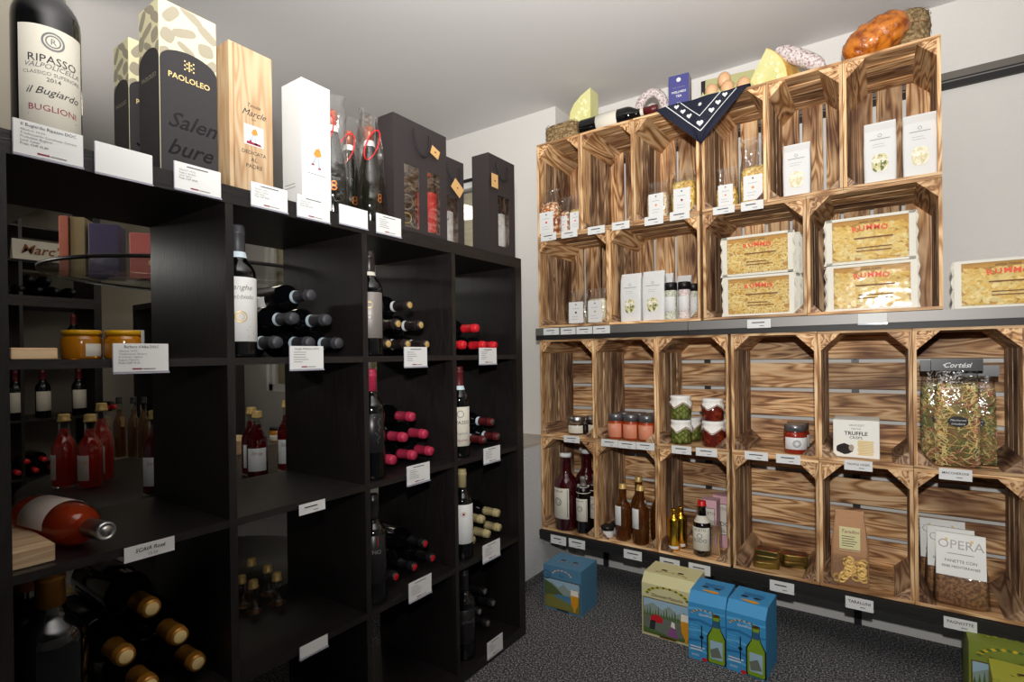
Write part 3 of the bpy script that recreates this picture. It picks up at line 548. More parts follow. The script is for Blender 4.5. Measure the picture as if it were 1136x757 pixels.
def carton(label, w, d, h, loc, rz, name='wine_carton'):
    t = thing(name, label, 'box', loc, rz, 'black and cream wine cartons')
    MB().bbox(-w/2, w/2, -d/2, d/2, 0, h, 'leaf_cream', .0012).build('carton_body', t)
    for nm, fn, ww in (('front_print', lambda x, y, o=0: (x, -d/2-.0004-o, y), w), ('side_print', lambda x, y, o=0: (-w/2-.0004-o, -x, y), d)):
        m = MB(); n = 14; top = [(ww*.497*math.cos(math.pi*i/n), h*.655+h*.085*math.sin(math.pi*i/n)) for i in range(n+1)]
        rnd = random.Random(5)
        for ki, (a, b, L, wd, ang) in enumerate(((-.30, .93, .34, .10, .9), (.05, .97, .42, .09, -.55), (.33, .90, .36, .10, -.6), (-.08, .85, .40, .09, .35), (.30, .80, .26, .14, .2), (-.36, .80, .24, .13, 1.2), (-.05, .76, .30, .07, -.5), (.42, .72, .2, .1, .8), (-.42, .70, .2, .09, .5))):
            cx, cy = a*ww, b*h; L *= w*1.1; wd *= w*1.2; pts = []
            for k in range(16):
                q = 2*math.pi*k/16; X = math.copysign(abs(math.cos(q))**.6, math.cos(q))*L/2; Y = math.copysign(abs(math.sin(q))**.8, math.sin(q))*wd*.75
                px_, py_ = cx+X*math.cos(ang)-Y*math.sin(ang), cy+X*math.sin(ang)+Y*math.cos(ang)
                pts.append((max(-ww*.495, min(ww*.495, px_)), min(h*.995, py_)))
            m.poly(pts, lambda x, y: fn(x, y, -.0003+.00004*ki), 'leaf_taupe')
        m.poly([(-ww*.497, .001), (ww*.497, .001)]+top, lambda x, y: fn(x, y, .0002), 'carton_black')
        q = ww*.09
        if ww == w:
            for i in range(5):
                for j in range(5):
                    if (i+j) % 2 == 0 or i == 2: m.poly([(-q+i*q*.42, h*.635+j*q*.42), (-q+i*q*.42+q*.3, h*.635+j*q*.42), (-q+i*q*.42+q*.3, h*.635+j*q*.42+q*.3), (-q+i*q*.42, h*.635+j*q*.42+q*.3)], lambda x, y: fn(x, y, .0005), 'gold_print')
            m.text('PAOLOLEO', w*.15, lambda x, y: fn(x, y+h*.565, .0005), 'gold_print', 0, .015, ww*.72)
            m.text('Salen', w*.42, lambda x, y: fn(x+w*.03, y+h*.28, .0005), 'carton_black_gloss', .45, .01, ww*.86)
            m.text('bure', w*.42, lambda x, y: fn(x-w*.02, y+h*.12, .0005), 'carton_black_gloss', .45, .01, ww*.80)
        else: m.text('PAOLOLEO', w*.12, lambda x, y: fn(x, y+h*.56, .0005), 'leaf_taupe', 0, 0, ww*.7)
        m.build(nm, t)
    return t
c1 = carton('tall black and cream wine carton beside the pale wooden box', .108, .090, .335, (-.0655, -1.152, ST), E90)
dup(c1, 'smaller black and cream wine carton standing behind the tall one', (-.195, -1.162, ST), E90, scale=(.84, .84, .91))
def figure(m, fn, cx, cy, s):    # small printed cartoon-free dancer: jacket, trousers, shoes
    m.poly([(cx-.25*s, cy+.15*s), (cx-.05*s, cy+.5*s), (cx+.25*s, cy+.45*s), (cx+.35*s, cy+.1*s), (cx+.1*s, cy-.02*s), (cx-.15*s, cy-.02*s)], fn, 'print_orange')
    m.poly([(cx+.05*s, cy+.45*s), (cx+.2*s, cy+.42*s), (cx+.22*s, cy+.62*s), (cx+.08*s, cy+.64*s)], fn, 'print_skin')
    m.poly([(cx-.15*s, cy-.02*s), (cx+.02*s, cy-.02*s), (cx-.2*s, cy-.55*s), (cx-.36*s, cy-.5*s)], fn, 'print_blue')
    m.poly([(cx+.0*s, cy-.02*s), (cx+.12*s, cy-.02*s), (cx+.26*s, cy-.7*s), (cx+.1*s, cy-.7*s)], fn, 'print_blue')
    m.poly([(cx-.42*s, cy-.62*s), (cx-.2*s, cy-.62*s), (cx-.22*s, cy-.52*s), (cx-.4*s, cy-.5*s)], fn, 'claret_ink')
    m.poly([(cx+.06*s, cy-.8*s), (cx+.3*s, cy-.8*s), (cx+.28*s, cy-.7*s), (cx+.1*s, cy-.69*s)], fn, 'claret_ink')
mat('print_orange', 'e58a3a', .7); mat('print_skin', 'd9a98a', .7); mat('print_blue', 'a9b3bd', .7)
t = thing('wooden_wine_box', 'tall pale wooden wine box printed DEDICATA AL PADRE on the shelf top', 'box', (-.060, -1.0205, ST), E90)
w, d, h = .0945, .070, .322
MB().box(-w/2, w/2, -d/2+.006, d/2, 0, h, 'pine', 2).build('box_body', t); MB().box(-w/2+.008, w/2, -d/2, -d/2+.006, .0, h-.004, 'pine', 2).build('sliding_lid', t)
m = MB(); fn = lambda x, y: (x+.003, -d/2-.0006, y)
m.text('Tenuta', .011, lambda x, y: fn(x, y+.192), 'ink', .4).text('Marcle', .020, lambda x, y: fn(x, y+.172), 'ink', .45).text('1981', .006, lambda x, y: fn(x, y+.163), 'ink')
for i, s in enumerate(('DEDICATA', 'AL', 'PADRE')): m.text(s, .0125, lambda x, y, i=i: fn(x, y+.088-i*.015), 'claret_ink' if 0 else 'ink', 0, 0, .055)
m.build('lettering', t)
m = MB(); m.poly([(-.022, .108), (.022, .108), (.022, .152), (-.022, .152)], lambda x, y: (x+.003, -d/2-.0008, y), 'paper'); figure(m, lambda x, y: (x+.003, -d/2-.0012, y), 0, .132, .026)
m.poly([(-.018, .110), (.018, .110), (.014, .115), (-.016, .116)], lambda x, y: (x+.003, -d/2-.0012, y), 'claret_ink'); m.build('sticker', t)
t = thing('white_carton', 'tall white wine carton with a small orange-jacket figure print', 'box', (-.0605, -.861, ST), E90)
w = d = .081; h = .309
MB().bbox(-w/2, w/2, -d/2, d/2, 0, h, 'paper', .001).build('carton_body', t)
m = MB(); fn = lambda x, y: (x, -d/2-.0005, y); figure(m, fn, 0, .130, .038); m.text('SERPAIOLO', .009, lambda x, y: fn(x, y+.235), 'grey_ink', 0, 0, .05).lines(fn, -.028, .026, .085, 1, 1, .0015, 'grey_ink', 0)
m.lines(lambda x, y: (-w/2-.0005, -x, y), -.03, .02, .06, 2, .008, .0015, 'grey_ink', .2); m.build('print', t)
# cellophane wrapped sparkling bottles
def loft(m, secs, mt, seg=20, e=.5, smooth=True, caps=True, wob=0):
    vs = []; n = seg
    for z, hw, hd in secs:
        for k in range(n):
            q = 2*math.pi*(k+.5)/n; c, s_ = math.cos(q), math.sin(q); f = 1+random.uniform(-wob, wob)
            vs.append((hw*f*math.copysign(abs(c)**e, c), hd*f*math.copysign(abs(s_)**e, s_), z))
    fs = [(i*n+k, i*n+(k+1) % n, (i+1)*n+(k+1) % n, (i+1)*n+k) for i in range(len(secs)-1) for k in range(n)]
    if caps: fs += [tuple(range(n-1, -1, -1)), tuple(range((len(secs)-1)*n, len(secs)*n))]
    return m.add(vs, fs, mt, smooth)
mat('spark_glass', '15160f', .07, coat=.4); mat('print_copper', 'c97a3a', .4, metal=.3)
spk = None
for i, (u, x, pl) in enumerate(((372, -.055, 'left one beside the white carton'), (390, -.125, 'middle one of three'), (413, -.055, 'right one of three, beside the black bag'))):
    loc = (x, yat(u, x), ST); lb = 'sparkling bottle in cellophane with red cord, '+pl
    if spk is None:
        spk = bottle(lb, 'sparkling', .275, .034, 'spark_glass', 'copper', .86, (.12, .36, .9, 'spark_glass', [('8', .55, .45, 'print_copper'), ('#', 0, .25, 'print_copper', 2)]), (.80, .86, 'paper'), loc=loc, rz=1.0, group='cellophane wrapped sparkling bottles', name='sparkling_bottle')
        m = MB(); loft(m, [(.002, .038, .036), (.10, .039, .036), (.20, .036, .032), (.25, .034, .022), (.27, .036, .012), (.30, .030, .010), (.318, .036, .006)], 'clear_wrap', 16, .5, True, False, .07); m.build('cellophane_wrap', spk)
        m = MB(); pts = []
        for k in range(33):
            q = 2*math.pi*k/32; pts.append((-.022+.038*math.cos(q)*.55+.01*math.sin(q), -.030-.012*math.sin(q), .215+.040*math.sin(q)))
        m.tube(pts, .0018, 'red_cord', 6); m.build('red_cord', spk)
    else: dup(spk, lb, loc, 1.0+.35*i)
# black gift bags
def gift_bag(label, w, d, h, wins, loc, rz, tagpos=None, handle=True, rope_drop=.055):
    t = thing('gift_bag', label, 'gift bag', loc, rz, 'black bottle gift bags'); th = .0012
    MB().box(-w/2, w/2, d-th, d, 0, h, 'bag_black').box(-w/2, -w/2+th, th, d, 0, h, 'bag_black').box(w/2-th, w/2, th, d, 0, h, 'bag_black').box(-w/2, w/2, 0, d, 0, th, 'bag_black').build('bag_body', t)
    m = MB(); xs = sorted([-w/2, w/2]+[q for a in wins for q in a[:2]]); z0, z1 = (wins[0][2], wins[0][3]) if wins else (h, h)
    m.box(-w/2, w/2, 0, th, 0, z0, 'bag_black').box(-w/2, w/2, 0, th, z1, h, 'bag_black')
    for a, b in zip(xs[0::2], xs[1::2]): m.box(a, b, 0, th, z0, z1, 'bag_black')
    m.build('front_panel', t)
    m = MB()
    for a, b, c, e in wins: m.box(a, b, th, th+.0003, c, e, 'clear_wrap')
    m.build('window_film', t)
    m = MB(); hx = min(.034, w*.32); pts = [(-hx, -.001, h-.022)]+[(-hx*math.cos(math.pi*k/12), -.004-.004*math.sin(math.pi*k/12), h-.022-rope_drop*math.sin(math.pi*k/12)) for k in range(1, 12)]+[(hx, -.001, h-.022)]
    m.tube(pts, .0032, 'rope', 7); m.build('rope_handle', t)
    if tagpos:
        x, z, a, s = tagpos; c, s_ = math.cos(a), math.sin(a)
        m = MB(); m.add([(x+p*c-q*s_, -.010, z+p*s_+q*c) for p, q in ((-s, -s*.75), (s, -s*.75), (s, s*.75), (-s, s*.75))]+[(x+p*c-q*s_, -.0114, z+p*s_+q*c) for p, q in ((-s, -s*.75), (s, -s*.75), (s, s*.75), (-s, s*.75))], [(0, 1, 2, 3), (7, 6, 5, 4), (0, 4, 5, 1), (1, 5, 6, 2), (2, 6, 7, 3), (3, 7, 4, 0)], 'kraft')
        m.box(x-.003, x+.003, -.0118, -.0113, z-.002, z+.002, 'black'); m.build('kraft_tag', t)
    return t
bx = -.030
ya, yb_ = -.602, -.377; w = yb_-ya
R1 = E90
gift_bag('large black paper gift bag with two windows showing bottles', w, .074, .338, [(-w*.32, -w*.05, .020, .205), (w*.11, w*.36, .020, .205)], (bx, (ya+yb_)/2, ST), R1, (w*.22, .268, -.35, .018), rope_drop=.075)
mat('label_red', 'd8222b', .5)
bottle('dark bottle seen through the left window of the large black bag', loc=(bx-.038, (ya+yb_)/2-w*.165, ST+.0015), rz=1.0, H=.235, r=.034, cap='lab_grey', capz=.8, lab=(.1, .6, 1, 'wine_glass', [('o', .2, .6, 'lab_grey'), ('o', .14, .2, 'gold_soft')]))
bottle('bottle with bright red label seen through the right window of the large black bag', loc=(bx-.037, (ya+yb_)/2+w*.255, ST+.0015), rz=1.0, H=.222, r=.033, cap='cap_red', capz=.9, lab=(.1, .66, 1.2, 'label_red', [('#', 0, .7, 'ink', 8)]))
tag(MB().box(-.001, .001, -.012, .014, 0, .15, 'kraft').build('card_strip'), 'brown card strip standing inside the large black bag window', 'card divider').location = (bx-.0715, (ya+yb_)/2+w*.30, ST+.002)
ya, yb_ = yat(486, bx), yat(516, bx); bx2 = -.10; ya, yb_ = yat(484, bx2), yat(515.5, bx2); w = yb_-ya
yb_ = -.262; w = .11; yc = yb_-w/2
gift_bag('black gift bag with kraft tag half behind the large one', w, .075, .292, [(-.034, .024, .018, .165)], (-.055, yc, ST), R1, (.010, .196, -.6, .026))
bottle('bottle with white and red label in the black bag with kraft tag', loc=(-.095, yc-.003, ST+.0015), rz=.9, H=.215, r=.031, cap='cap_red', capz=.9, lab=(.05, .55, 1.2, 'paper', [('V', .4, .5, 'ink'), ('q', .06, .95, 'label_red')]))
ya, yb_ = -.168, -.008; w = yb_-ya
gift_bag('separate black gift bag standing at the right end of the shelf top', w, .074, .352, [(-w*.16, w*.28, .034, .215)], (-.020, (ya+yb_)/2, ST), R1, (-w*.36, .255, 1.57, .024), rope_drop=.06)
bottle('bottle with cream crest label inside the rightmost black bag', loc=(-.057, (ya+yb_)/2+w*.05, ST+.0015), rz=1.0, H=.245, r=.034, cap='black_satin', capz=.8, lab=(.12, .62, 1.15, 'paper', [('o', .1, .72, 'gold_soft'), ('#', 0, .45, 'grey_ink', 3)]))
# ------------------------------------------------------------------ goods in the crates
def fit(u0, u1, vt, vb, y, z=None):
    a, b = atY(u0, vb, y), atY(u1, vb, y); c = atY((u0+u1)/2, vb, y); t = atY((u0+u1)/2, vt, y); return c.x, b.x-a.x, (t.z-z if z else t.z-c.z)
for n, cs in {'mix_orange': ['b4622e', 'e2c79c', '8e4a24', 'd98b4a', '7a2f1c', 'f0e0c0'], 'mix_yellow': ['d9b24e', 'e8cf86', 'c9a040', 'e2c36a', 'b98e3a'], 'mix_beige': ['d9c09a', 'efe2c8', 'c99a62', 'e6d3ae'], 'mix_herb': ['d8d2a0', 'ece6cc', '6f7a3e', 'c9c08e', 'efe9d6'], 'mix_dark': ['8e8070', 'd9d2c2', '5f564c', 'b9aa94'], 'mix_rice': ['efe6c8', 'f6f0dc', 'd9cfa6', 'e2d8b4', 'f2ead0'], 'salt_green': ['cfd2bf', 'e6e6da', 'b2b89a'], 'salt_pink': ['e6d6d2', 'f0e6e2', 'd9c2bc']}.items():
    voro(n, cs, 210 if n.startswith('salt') else 125, .6, .8)
def grain_bag(label, w, h, content, fill, loc, rz=0, dot='print_orange', lab_h=.5, group='clear bags of dry goods'):
    t = thing('grain_bag', label, 'food bag', loc, rz, group); hw = w/2; hd = w*.32
    m = MB(); loft(m, [(.001, hw*.86, hd*.8), (.006, hw*.95, hd), (h*fill*.5, hw*.97, hd*1.05), (h*fill*.9, hw*.93, hd*.95), (h*fill, hw*.75, hd*.6)], content, 20, .5, True, True, .03); m.build('contents', t)
    m = MB(); loft(m, [(0, hw*.9, hd*.86), (.005, hw, hd*1.05), (h*fill, hw*.98, hd), (h*(fill+.08), hw*.9, hd*.6), (h*.93, hw*.8, hd*.22), (h, hw*1.0, hd*.12)], 'cellophane', 20, .45, True, False, .06); m.build('film', t)
    lw = hw*.68; z0 = h*.04; z1 = z0+h*lab_h; y = -hd*1.12
    MB().box(-lw, lw, y-.0008, y, z0, z1, 'paper').build('label', t); fn = lambda x, y_: (x, y-.0013, y_); m = MB()
    m.poly([(lw*.14*math.cos(q*.5236), z0+(z1-z0)*.5+lw*.14*math.sin(q*.5236)) for q in range(12)], fn, dot); m.poly([(lw*.1*math.cos(q*.785), z1-lw*.35+lw*.1*math.sin(q*.785)) for q in range(8)], fn, 'ink')
    m.lines(fn, -lw*.5, lw*.6, z1-(z1-z0)*.32, 1, 1, .0012, 'grey_ink', .2).lines(fn, -lw*.6, lw*.6, z0+(z1-z0)*.3, 2, (z1-z0)*.12, .001, 'grey_ink', .4); m.build('lettering', t); return t
ZAf, ZBf, ZCf, ZDf = ZA+.0100, ZB+.0100, ZCc+.0100, ZD+.0100
def gb(label, u0, u1, vt, vb, y, z, content, fill, dot='label_red', lh=.45, rz=0):
    x, w, h = fit(u0, u1, vt, vb, y, z); return grain_bag(label, w, h, content, fill, (x, y, z), rz, dot, lh)
gb('clear bag of orange grain mix, far left of the top crates', 600, 622, 211, 257, .47, ZAf, 'mix_orange', .72)
gb('clear bag of dark orange mix, second from left in the top crate row', 621, 634, 219, 255, .50, ZAf, 'mix_orange', .62)
gb('clear bag of yellow millet with red dot label, third from left in top row', 633, 650, 214, 253, .475, ZAf, 'mix_yellow', .58)
gb('clear bag of beige pasta mix with orange dot, left one under the bandana', 719, 743, 202, 240, .475, ZAf, 'mix_beige', .68, 'print_orange', .6)
gb('clear bag of yellow and orange mix, right one under the bandana', 746, 773, 189, 236, .475, ZAf, 'mix_yellow', .75, 'claret_ink', .52)
gb('short clear bag left of the tall noodle bag', 795, 819, 186, 229, .475, ZAf, 'mix_yellow', .5, 'print_orange', .5)
gb('tall clear bag of golden noodles right of the bandana', 822, 853, 152, 224, .475, ZAf, 'mix_yellow', .55, 'print_orange', .36)
gb('small clear bag with black emblem label, left in the second crate row', 632, 655, 322, 357.5, .50, ZBf, 'mix_dark', .62, 'ink', .6)
gb('small clear bag of pale rice with green emblem label', 653, 675, 320, 357, .50, ZBf, 'mix_rice', .70, 'print_green' if 0 else 'gold_soft', .6)
gb('narrow clear bag pressed against the crate side, right of the rice bag', 673, 690, 319, 356, .57, ZBf, 'mix_rice', .70, 'gold_soft', .6)
def packet(label, w, h, d, content, loc, rz=0, wz=.32, group='white paper packets'):
    t = thing('paper_packet', label, 'food packet', loc, rz, group); hw = w/2; hd = d/2
    m = MB(); loft(m, [(0, hw*.92, hd*.9), (.004, hw*.97, hd), (h*.55, hw, hd), (h*.85, hw*.98, hd*.75), (h*.97, hw*.96, hd*.25), (h, hw*.96, hd*.2)], 'white', 24, .28, False); m.build('paper_bag', t)
    fn = lambda x, y: (x, -hd*1.02-.0012, y); m = MB(); m.poly([(hw*.5*math.copysign(abs(math.cos(q*.262))**.7, math.cos(q*.262)), h*wz+h*.145*math.copysign(abs(math.sin(q*.262))**.7, math.sin(q*.262))) for q in range(24)], fn, content); m.build('window', t)
    m = MB(); fn2 = lambda x, y: (x, -hd*.92-.0015, y)
    for k in range(16):
        a, b = k*.3927, (k+1)*.3927; R = hw*.12; m.poly([(R*math.cos(a), h*.76+R*math.sin(a)), (R*math.cos(b), h*.76+R*math.sin(b)), (R*.8*math.cos(b), h*.76+R*.8*math.sin(b)), (R*.8*math.cos(a), h*.76+R*.8*math.sin(a))], fn2, 'grey_ink')
    m.lines(fn2, -hw*.6, hw*.6, h*.70, 1, 1, .0016, 'grey_ink', .0).lines(fn2, -hw*.45, hw*.45, h*.62, 2, h*.04, .0008, 'grey_ink', .3); m.build('lettering', t); return t
def pk(label, u0, u1, vt, vb, y, z, content='mix_herb', rz=0, d=.045):
    x, w, h = fit(u0, u1, vt, vb, y, z); return packet(label, w, h, d, content, (x, y, z), rz)
pk('single white paper packet with oval window right of the eggs and cheese crate', 869, 900, 160, 216, .485, ZAf, 'mix_rice')
pk('white paper packet with herb mix window, left of the two in the last top crate', 958, 995, 136, 199, .475, ZAf)
pk('white paper packet with rice window at the right end of the top crate row', 1001, 1040, 127, 192, .475, ZAf, 'mix_rice')
pk('white paper packet with oval window, left in the second crate row', 690, 713, 304, 356, .475, ZBf)
pk('white paper packet with oval window beside the black-capped shakers', 714, 739, 301, 355, .475, ZBf)
pk('white paper packet standing behind the one beside the shakers', 728, 748, 304, 353, .56, ZBf); pk('white packet at the back behind the black-capped shakers', 752, 768, 306, 352, .63, ZBf)
mat('shaker_glass', 'f4f4f2', .1, coat=.5)
sh = None
for u0, u1, vt, vb, y, l, c in ((737, 752, 314, 354.5, .475, 'left one, greenish salt', 'salt_green'), (752, 767, 313, 353.5, .475, 'middle one, pink salt', 'salt_pink'), (763, 776, 315, 352, .54, 'right one against the crate side', 'salt_green')):
    x, w, h = fit(u0, u1, vt, vb, y, ZBf); r = w/2*.93
    t = thing('salt_shaker', 'glass salt shaker with black cap, '+l, 'shaker', (x, y, ZBf), 0, 'black-capped salt shakers')
    MB().lathe([(0, .001), (r*.9, 0), (r, .004), (r*.9, .010), (r*.88, h*.66), (r, h*.74), (r*.86, h*.80)], c, 20).build('glass_body', t)
    MB().lathe([(r*.96, h*.79), (r*.98, h*.79), (r*.98, h*.985), (r*.9, h), (0, h)], 'black', 20).build('cap', t); bottle_label(t, h, r*.92, .22, .62, 1.0, 'paper', [('#', 0, .8, 'grey_ink', 3)])
# pasta ribbons
def ribbons(n, hw, hh, hd, width, mts, seed, curl=.5, seg=7, z0=0):
    rnd = random.Random(seed); m = MB()
    for i in range(n):
        mt = rnd.choice(mts); R = rnd.uniform(.5, 1.2)*curl*hh; a0 = rnd.uniform(0, 6.28); arc = rnd.uniform(1.2, 3.6); y = -hd*rnd.uniform(.1, 1)
        cx = rnd.uniform(-hw, hw); cz = rnd.uniform(0, 2*hh); wd = width*rnd.uniform(.7, 1.2); vs = []
        ty = rnd.uniform(-.5, .5)
        for k in range(seg+1):
            a = a0+arc*k/seg; x = cx+R*math.cos(a); z = cz+R*math.sin(a)*.8
            for s in (-1, 1):
                X = max(-hw, min(hw, x+s*wd*math.cos(a)*.5)); Z = max(.001, min(2*hh, z+s*wd*math.sin(a)*.5)); vs.append((X, min(-.001, max(-hd, y+ty*.01*math.sin(k)+s*wd*.25)), z0+Z))
        m.add(vs, [(2*k, 2*k+1, 2*k+3, 2*k+2) for k in range(seg)], mt, True)
    return m
for n, c in (('pasta_egg', 'f0d488'), ('pasta_gold', 'e6c068'), ('pasta_light', 'f0dc9c'), ('pasta_red', 'cf8a72'), ('pasta_green', '959a66'), ('pasta_pale', 'f2e2a4'), ('pasta_wheat', 'c8ab62')): mat(n, c, .55)
mat('pasta_core', '8e7c48', .7); mat('pack_white', 'dedacb', .45); mat('rummo_red', 'e4502c', .5); mat('pack_inner', 'c99a52', .7)
def pasta_pack(label, w, h, d, loc, rz, width, group, seed, rib=150):
    t = thing('pasta_pack', label, 'pasta pack', loc, rz, group); hw = w/2; fr = .014*w/.2; bt = .009
    # soft cream bag: a body behind, a border in front
    m = MB(); m.bbox(-hw, hw, .006, d, .001, h, 'pack_white', .004); m.build('bag', t)
    m = MB(); m.box(-hw, -hw+fr, -.002, .008, .001, h, 'pack_white').box(hw-fr, hw, -.002, .008, .001, h, 'pack_white').box(-hw, hw, -.002, .008, .001, bt, 'pack_white').box(-hw, hw, -.002, .008, h-bt, h, 'pack_white')
    for s in (-1, 1): # crimped side flaps
        n = 7; zs = [h*i/n for i in range(n+1)]
        vs = [(s*(hw+(.004 if i % 2 else .009)*.9), .0+.004*(i % 3), z) for i, z in enumerate(zs)]+[(s*hw*.99, .002, z) for z in zs]
        m.add(vs, [(i, i+1, i+n+2, i+n+1) for i in range(n)], 'pack_white')
    m.build('border', t)
    MB().box(-hw+fr*.8, hw-fr*.8, .0052, .006, bt*.8, h-bt*.8, 'pack_inner').build('window_back', t)
    rb = ribbons(rib, hw-fr, (h-2*bt-h*.10)/2, .0065, width, ['pasta_egg', 'pasta_gold', 'pasta_light', 'pasta_egg'], seed, .30, 7, bt)
    rb.M = Matrix(); o = rb.build('pasta', t); o.location = (0, .0052, 0); o['kind'] = 'stuff'
    MB().box(-hw+fr*.9, hw-fr*.9, -.0016, -.0012, bt*.9, h-bt*.9, 'flat_film').build('window_film', t)
    m = MB()
    R = w*1.1
    for i, ch in enumerate('RUMMO'):
        a = (i-2)*.074; m.text(ch, w*.098, lambda x, y, a=a: ((R+y)*math.sin(a)+x*math.cos(a), -.0026, h*.70-R+(R+y)*math.cos(a)-x*math.sin(a)), 'rummo_red', 0, .03)
    m.lines(lambda x, y: (x, -.0026, y), -hw*.35, hw*.55, h*.52, 1, 1, h*.03, 'pasta_brown', .1).lines(lambda x, y: (x, -.0026, y), -hw*.3, hw*.5, h*.32, 2, h*.07, h*.022, 'pasta_brown', .3)
    m.text('antica ricetta', h*.07, lambda x, y: (x, -.0026, y+h*.86), 'ink', .3)
    m.build('lettering', t); return t
mat('pasta_brown', '7a4a22', .6)
G = 'stacked pasta packs'
x, w, h = fit(802, 880, 302, 347, .47); h = .150
pA = pasta_pack('pasta pack of thin noodle nests, lower of the narrow front pair', w, h, .05, (x, .47, ZBf), .03, .0035, G, 3, 420)
pB = dup(pA, 'pasta pack of thin noodle nests, upper of the narrow front pair', (x-.003, .472, ZBf+h+.001), .02)
for i, (dy, dx, z, l) in enumerate(((.055, .012, 0, 'lower second one behind the narrow pair'), (.055, .010, 1, 'upper second one behind the narrow pair'), (.11, .02, 0, 'lower third one at the back of the narrow pile'), (.11, .02, 1, 'upper third one at the back of the narrow pile'))): dup(pA, 'pasta pack seen edge-on, '+l, (x+dx, .47+dy, ZBf+z*(h+.001)), .03)
x, w, h = fit(917, 1016, 292, 346, .47); h = .156
pC = pasta_pack('pasta pack of broad ribbons, lower of the wide pair in the right upper crate', w, h, .055, (x, .465, ZBf), 0, .013, G, 11, 200)
dup(pC, 'pasta pack of broad ribbons, upper of the wide pair in the right upper crate', (x-.003, .467, ZBf+h+.001), .01)
dup(pC, 'wide pasta pack, lower one hidden behind the broad ribbon pair', (x-.008, .53, ZBf), 0); dup(pC, 'wide pasta pack, upper one hidden behind the broad ribbon pair', (x-.008, .53, ZBf+h+.001), 0)
dup(pC, 'pasta pack of broad ribbons standing alone on the metal shelf at right', (1.412, .46, 1.1672), 0, scale=(1, 1, .93))
# ---- row C
mat('jam_dark', '2a1a1c', .12, coat=.6); mat('sauce_red', '8e2412', .2, coat=.7); mat('sauce_orange', 'a8401c', .2, coat=.7); mat('label_orange', 'd98a6a', .6); mat('lid_dark', '77777a', .3, metal=.6); mat('lid_black', '1a1a1a', .3)
def jr(label, u0, u1, vt, vb, y, z, body, lid, group, rz=0, lidf=.22, **k):
    x, w, h = fit(u0, u1, vt, vb, y, z); lh = h*lidf; return jar(label, w/2*.96, h-lh, body, lid, (x, y, z), rz, group, lidh=lh, **k)
j = jr('dark preserve jar with silver lid at the left end of the lower crates', 631, 650, 462, 480.5, .50, ZCf, 'jam_dark', 'silver', 'dark preserve jars', .2, .38, labz=(.15, .85), ha=.9, flare=1.0)
dup(j, 'dark preserve jar with silver lid standing behind the first one', (j.location[0]+.062, .56, ZCf), .5)
j = jr('small red sauce jar with orange label, left of the front three', 675, 692, 459, 485, .475, ZCf, 'sauce_orange', 'lid_dark', 'orange-labelled sauce jars', .1, .24, lab='label_orange', labz=(.1, .82), ha=1.0, texts=[('#', 0, .62, 'paper', 3), ('o', .1, .8, 'paper')])
JP = j.location.copy(); dx = .069
for i, l in ((1, 'middle of the front three'), (2, 'right of the front three')): dup(j, 'small red sauce jar with orange label, '+l, (JP.x+dx*i, .475-.001*i, ZCf), .1)
for i, l in enumerate(('left one of the back row', 'middle one of the back row', 'right one of the back row')): dup(j, 'small red sauce jar with orange label, '+l, (JP.x+dx*i+.006, .55, ZCf), .1)
mat('olive', '7c8238', .35, coat=.3); mat('brine', 'c9c878', .05, trans=.8); mat('cloth_white', 'efece6', .85, bump=(300, .5, .002)); mat('cloth_trim', '9a6a48', .8)
def cloth_cap(t, r, h):
    # cloth over the lid: pleated skirt with four hanging points
    n = 48; secs = []; vs = []
    for zf, rf, am in ((h+.013, .0, 0), (h+.0135, .75, 0), (h+.012, .98, .01), (h+.004, 1.0, .02), (h-.003, .93, .03), (h-.012, 1.03, .05), (None, 1.10, .06)):
        for k in range(n):
            q = 2*math.pi*k/n; hang = abs(((q+.35)/E90) % 1*2-1)
            zz = zf if zf is not None else h-.014-.024*hang
            R = r*rf*(1+am*.5*math.sin(14*q)); vs.append((R*math.cos(q), R*math.sin(q), zz))
    m = MB(); m.add(vs, [(i*n+k, i*n+(k+1) % n, (i+1)*n+(k+1) % n, (i+1)*n+k) for i in range(6) for k in range(n)], 'cloth_white', True)
    pts = [(vs[6*n+k][0]*1.02, vs[6*n+k][1]*1.02, vs[6*n+k][2]+.004) for k in range(n)]+[(vs[6*n][0]*1.02, vs[6*n][1]*1.02, vs[6*n][2]+.004)]
    m.tube(pts, .0016, 'cloth_trim', 5); return m.build('cloth_cover', t)
def olive_jar(label, r, h, loc, rz):
    t = thing('olive_jar', label, 'jar', loc, rz, 'cloth-topped olive jars'); rnd = random.Random(4)
    MB().lathe([(0, .001), (r*.92, 0), (r, .005), (r, h*.85), (r*.85, h*.95), (r*.85, h)], 'thin_glass', 28).build('glass_body', t)
    m = MB(); ro = r*.30
    for lv in range(5):
        for k in range(7):
            q = 2*math.pi*k/7+lv*.45; m.ball(((r-ro*1.08)*math.cos(q), (r-ro*1.08)*math.sin(q), ro+.002+lv*(h*.8-2*ro)/4+rnd.uniform(-.002, .002)), ro, 'olive', 10, (1, 1, 1.1))
    m.lathe([(0, .003), (r*.6, .003), (r*.6, h*.78), (0, h*.8)], 'olive_core', 16)
    o = m.build('olives', t); o['kind'] = 'stuff'
    MB().lathe([(r*.9, h*.97), (r*.9, h+.01), (0, h+.011)], 'gold', 20).build('lid', t); cloth_cap(t, r*.98, h); return t
mat('olive_core', '4e5222', .6)
x, w, h = fit(743, 768, 457, 493.5, .475); r = .041; h = .082
oj = olive_jar('olive jar with white cloth top, front lower one', r, h, (x, .478, ZCf), .3)
dup(oj, 'olive jar with white cloth top stacked on the front olive jar', (x-.001, .479, ZCf+h+.014), .1)
dup(oj, 'olive jar with white cloth top standing behind, beside the back crate boards', (x+.010, .578, ZCf), .8)
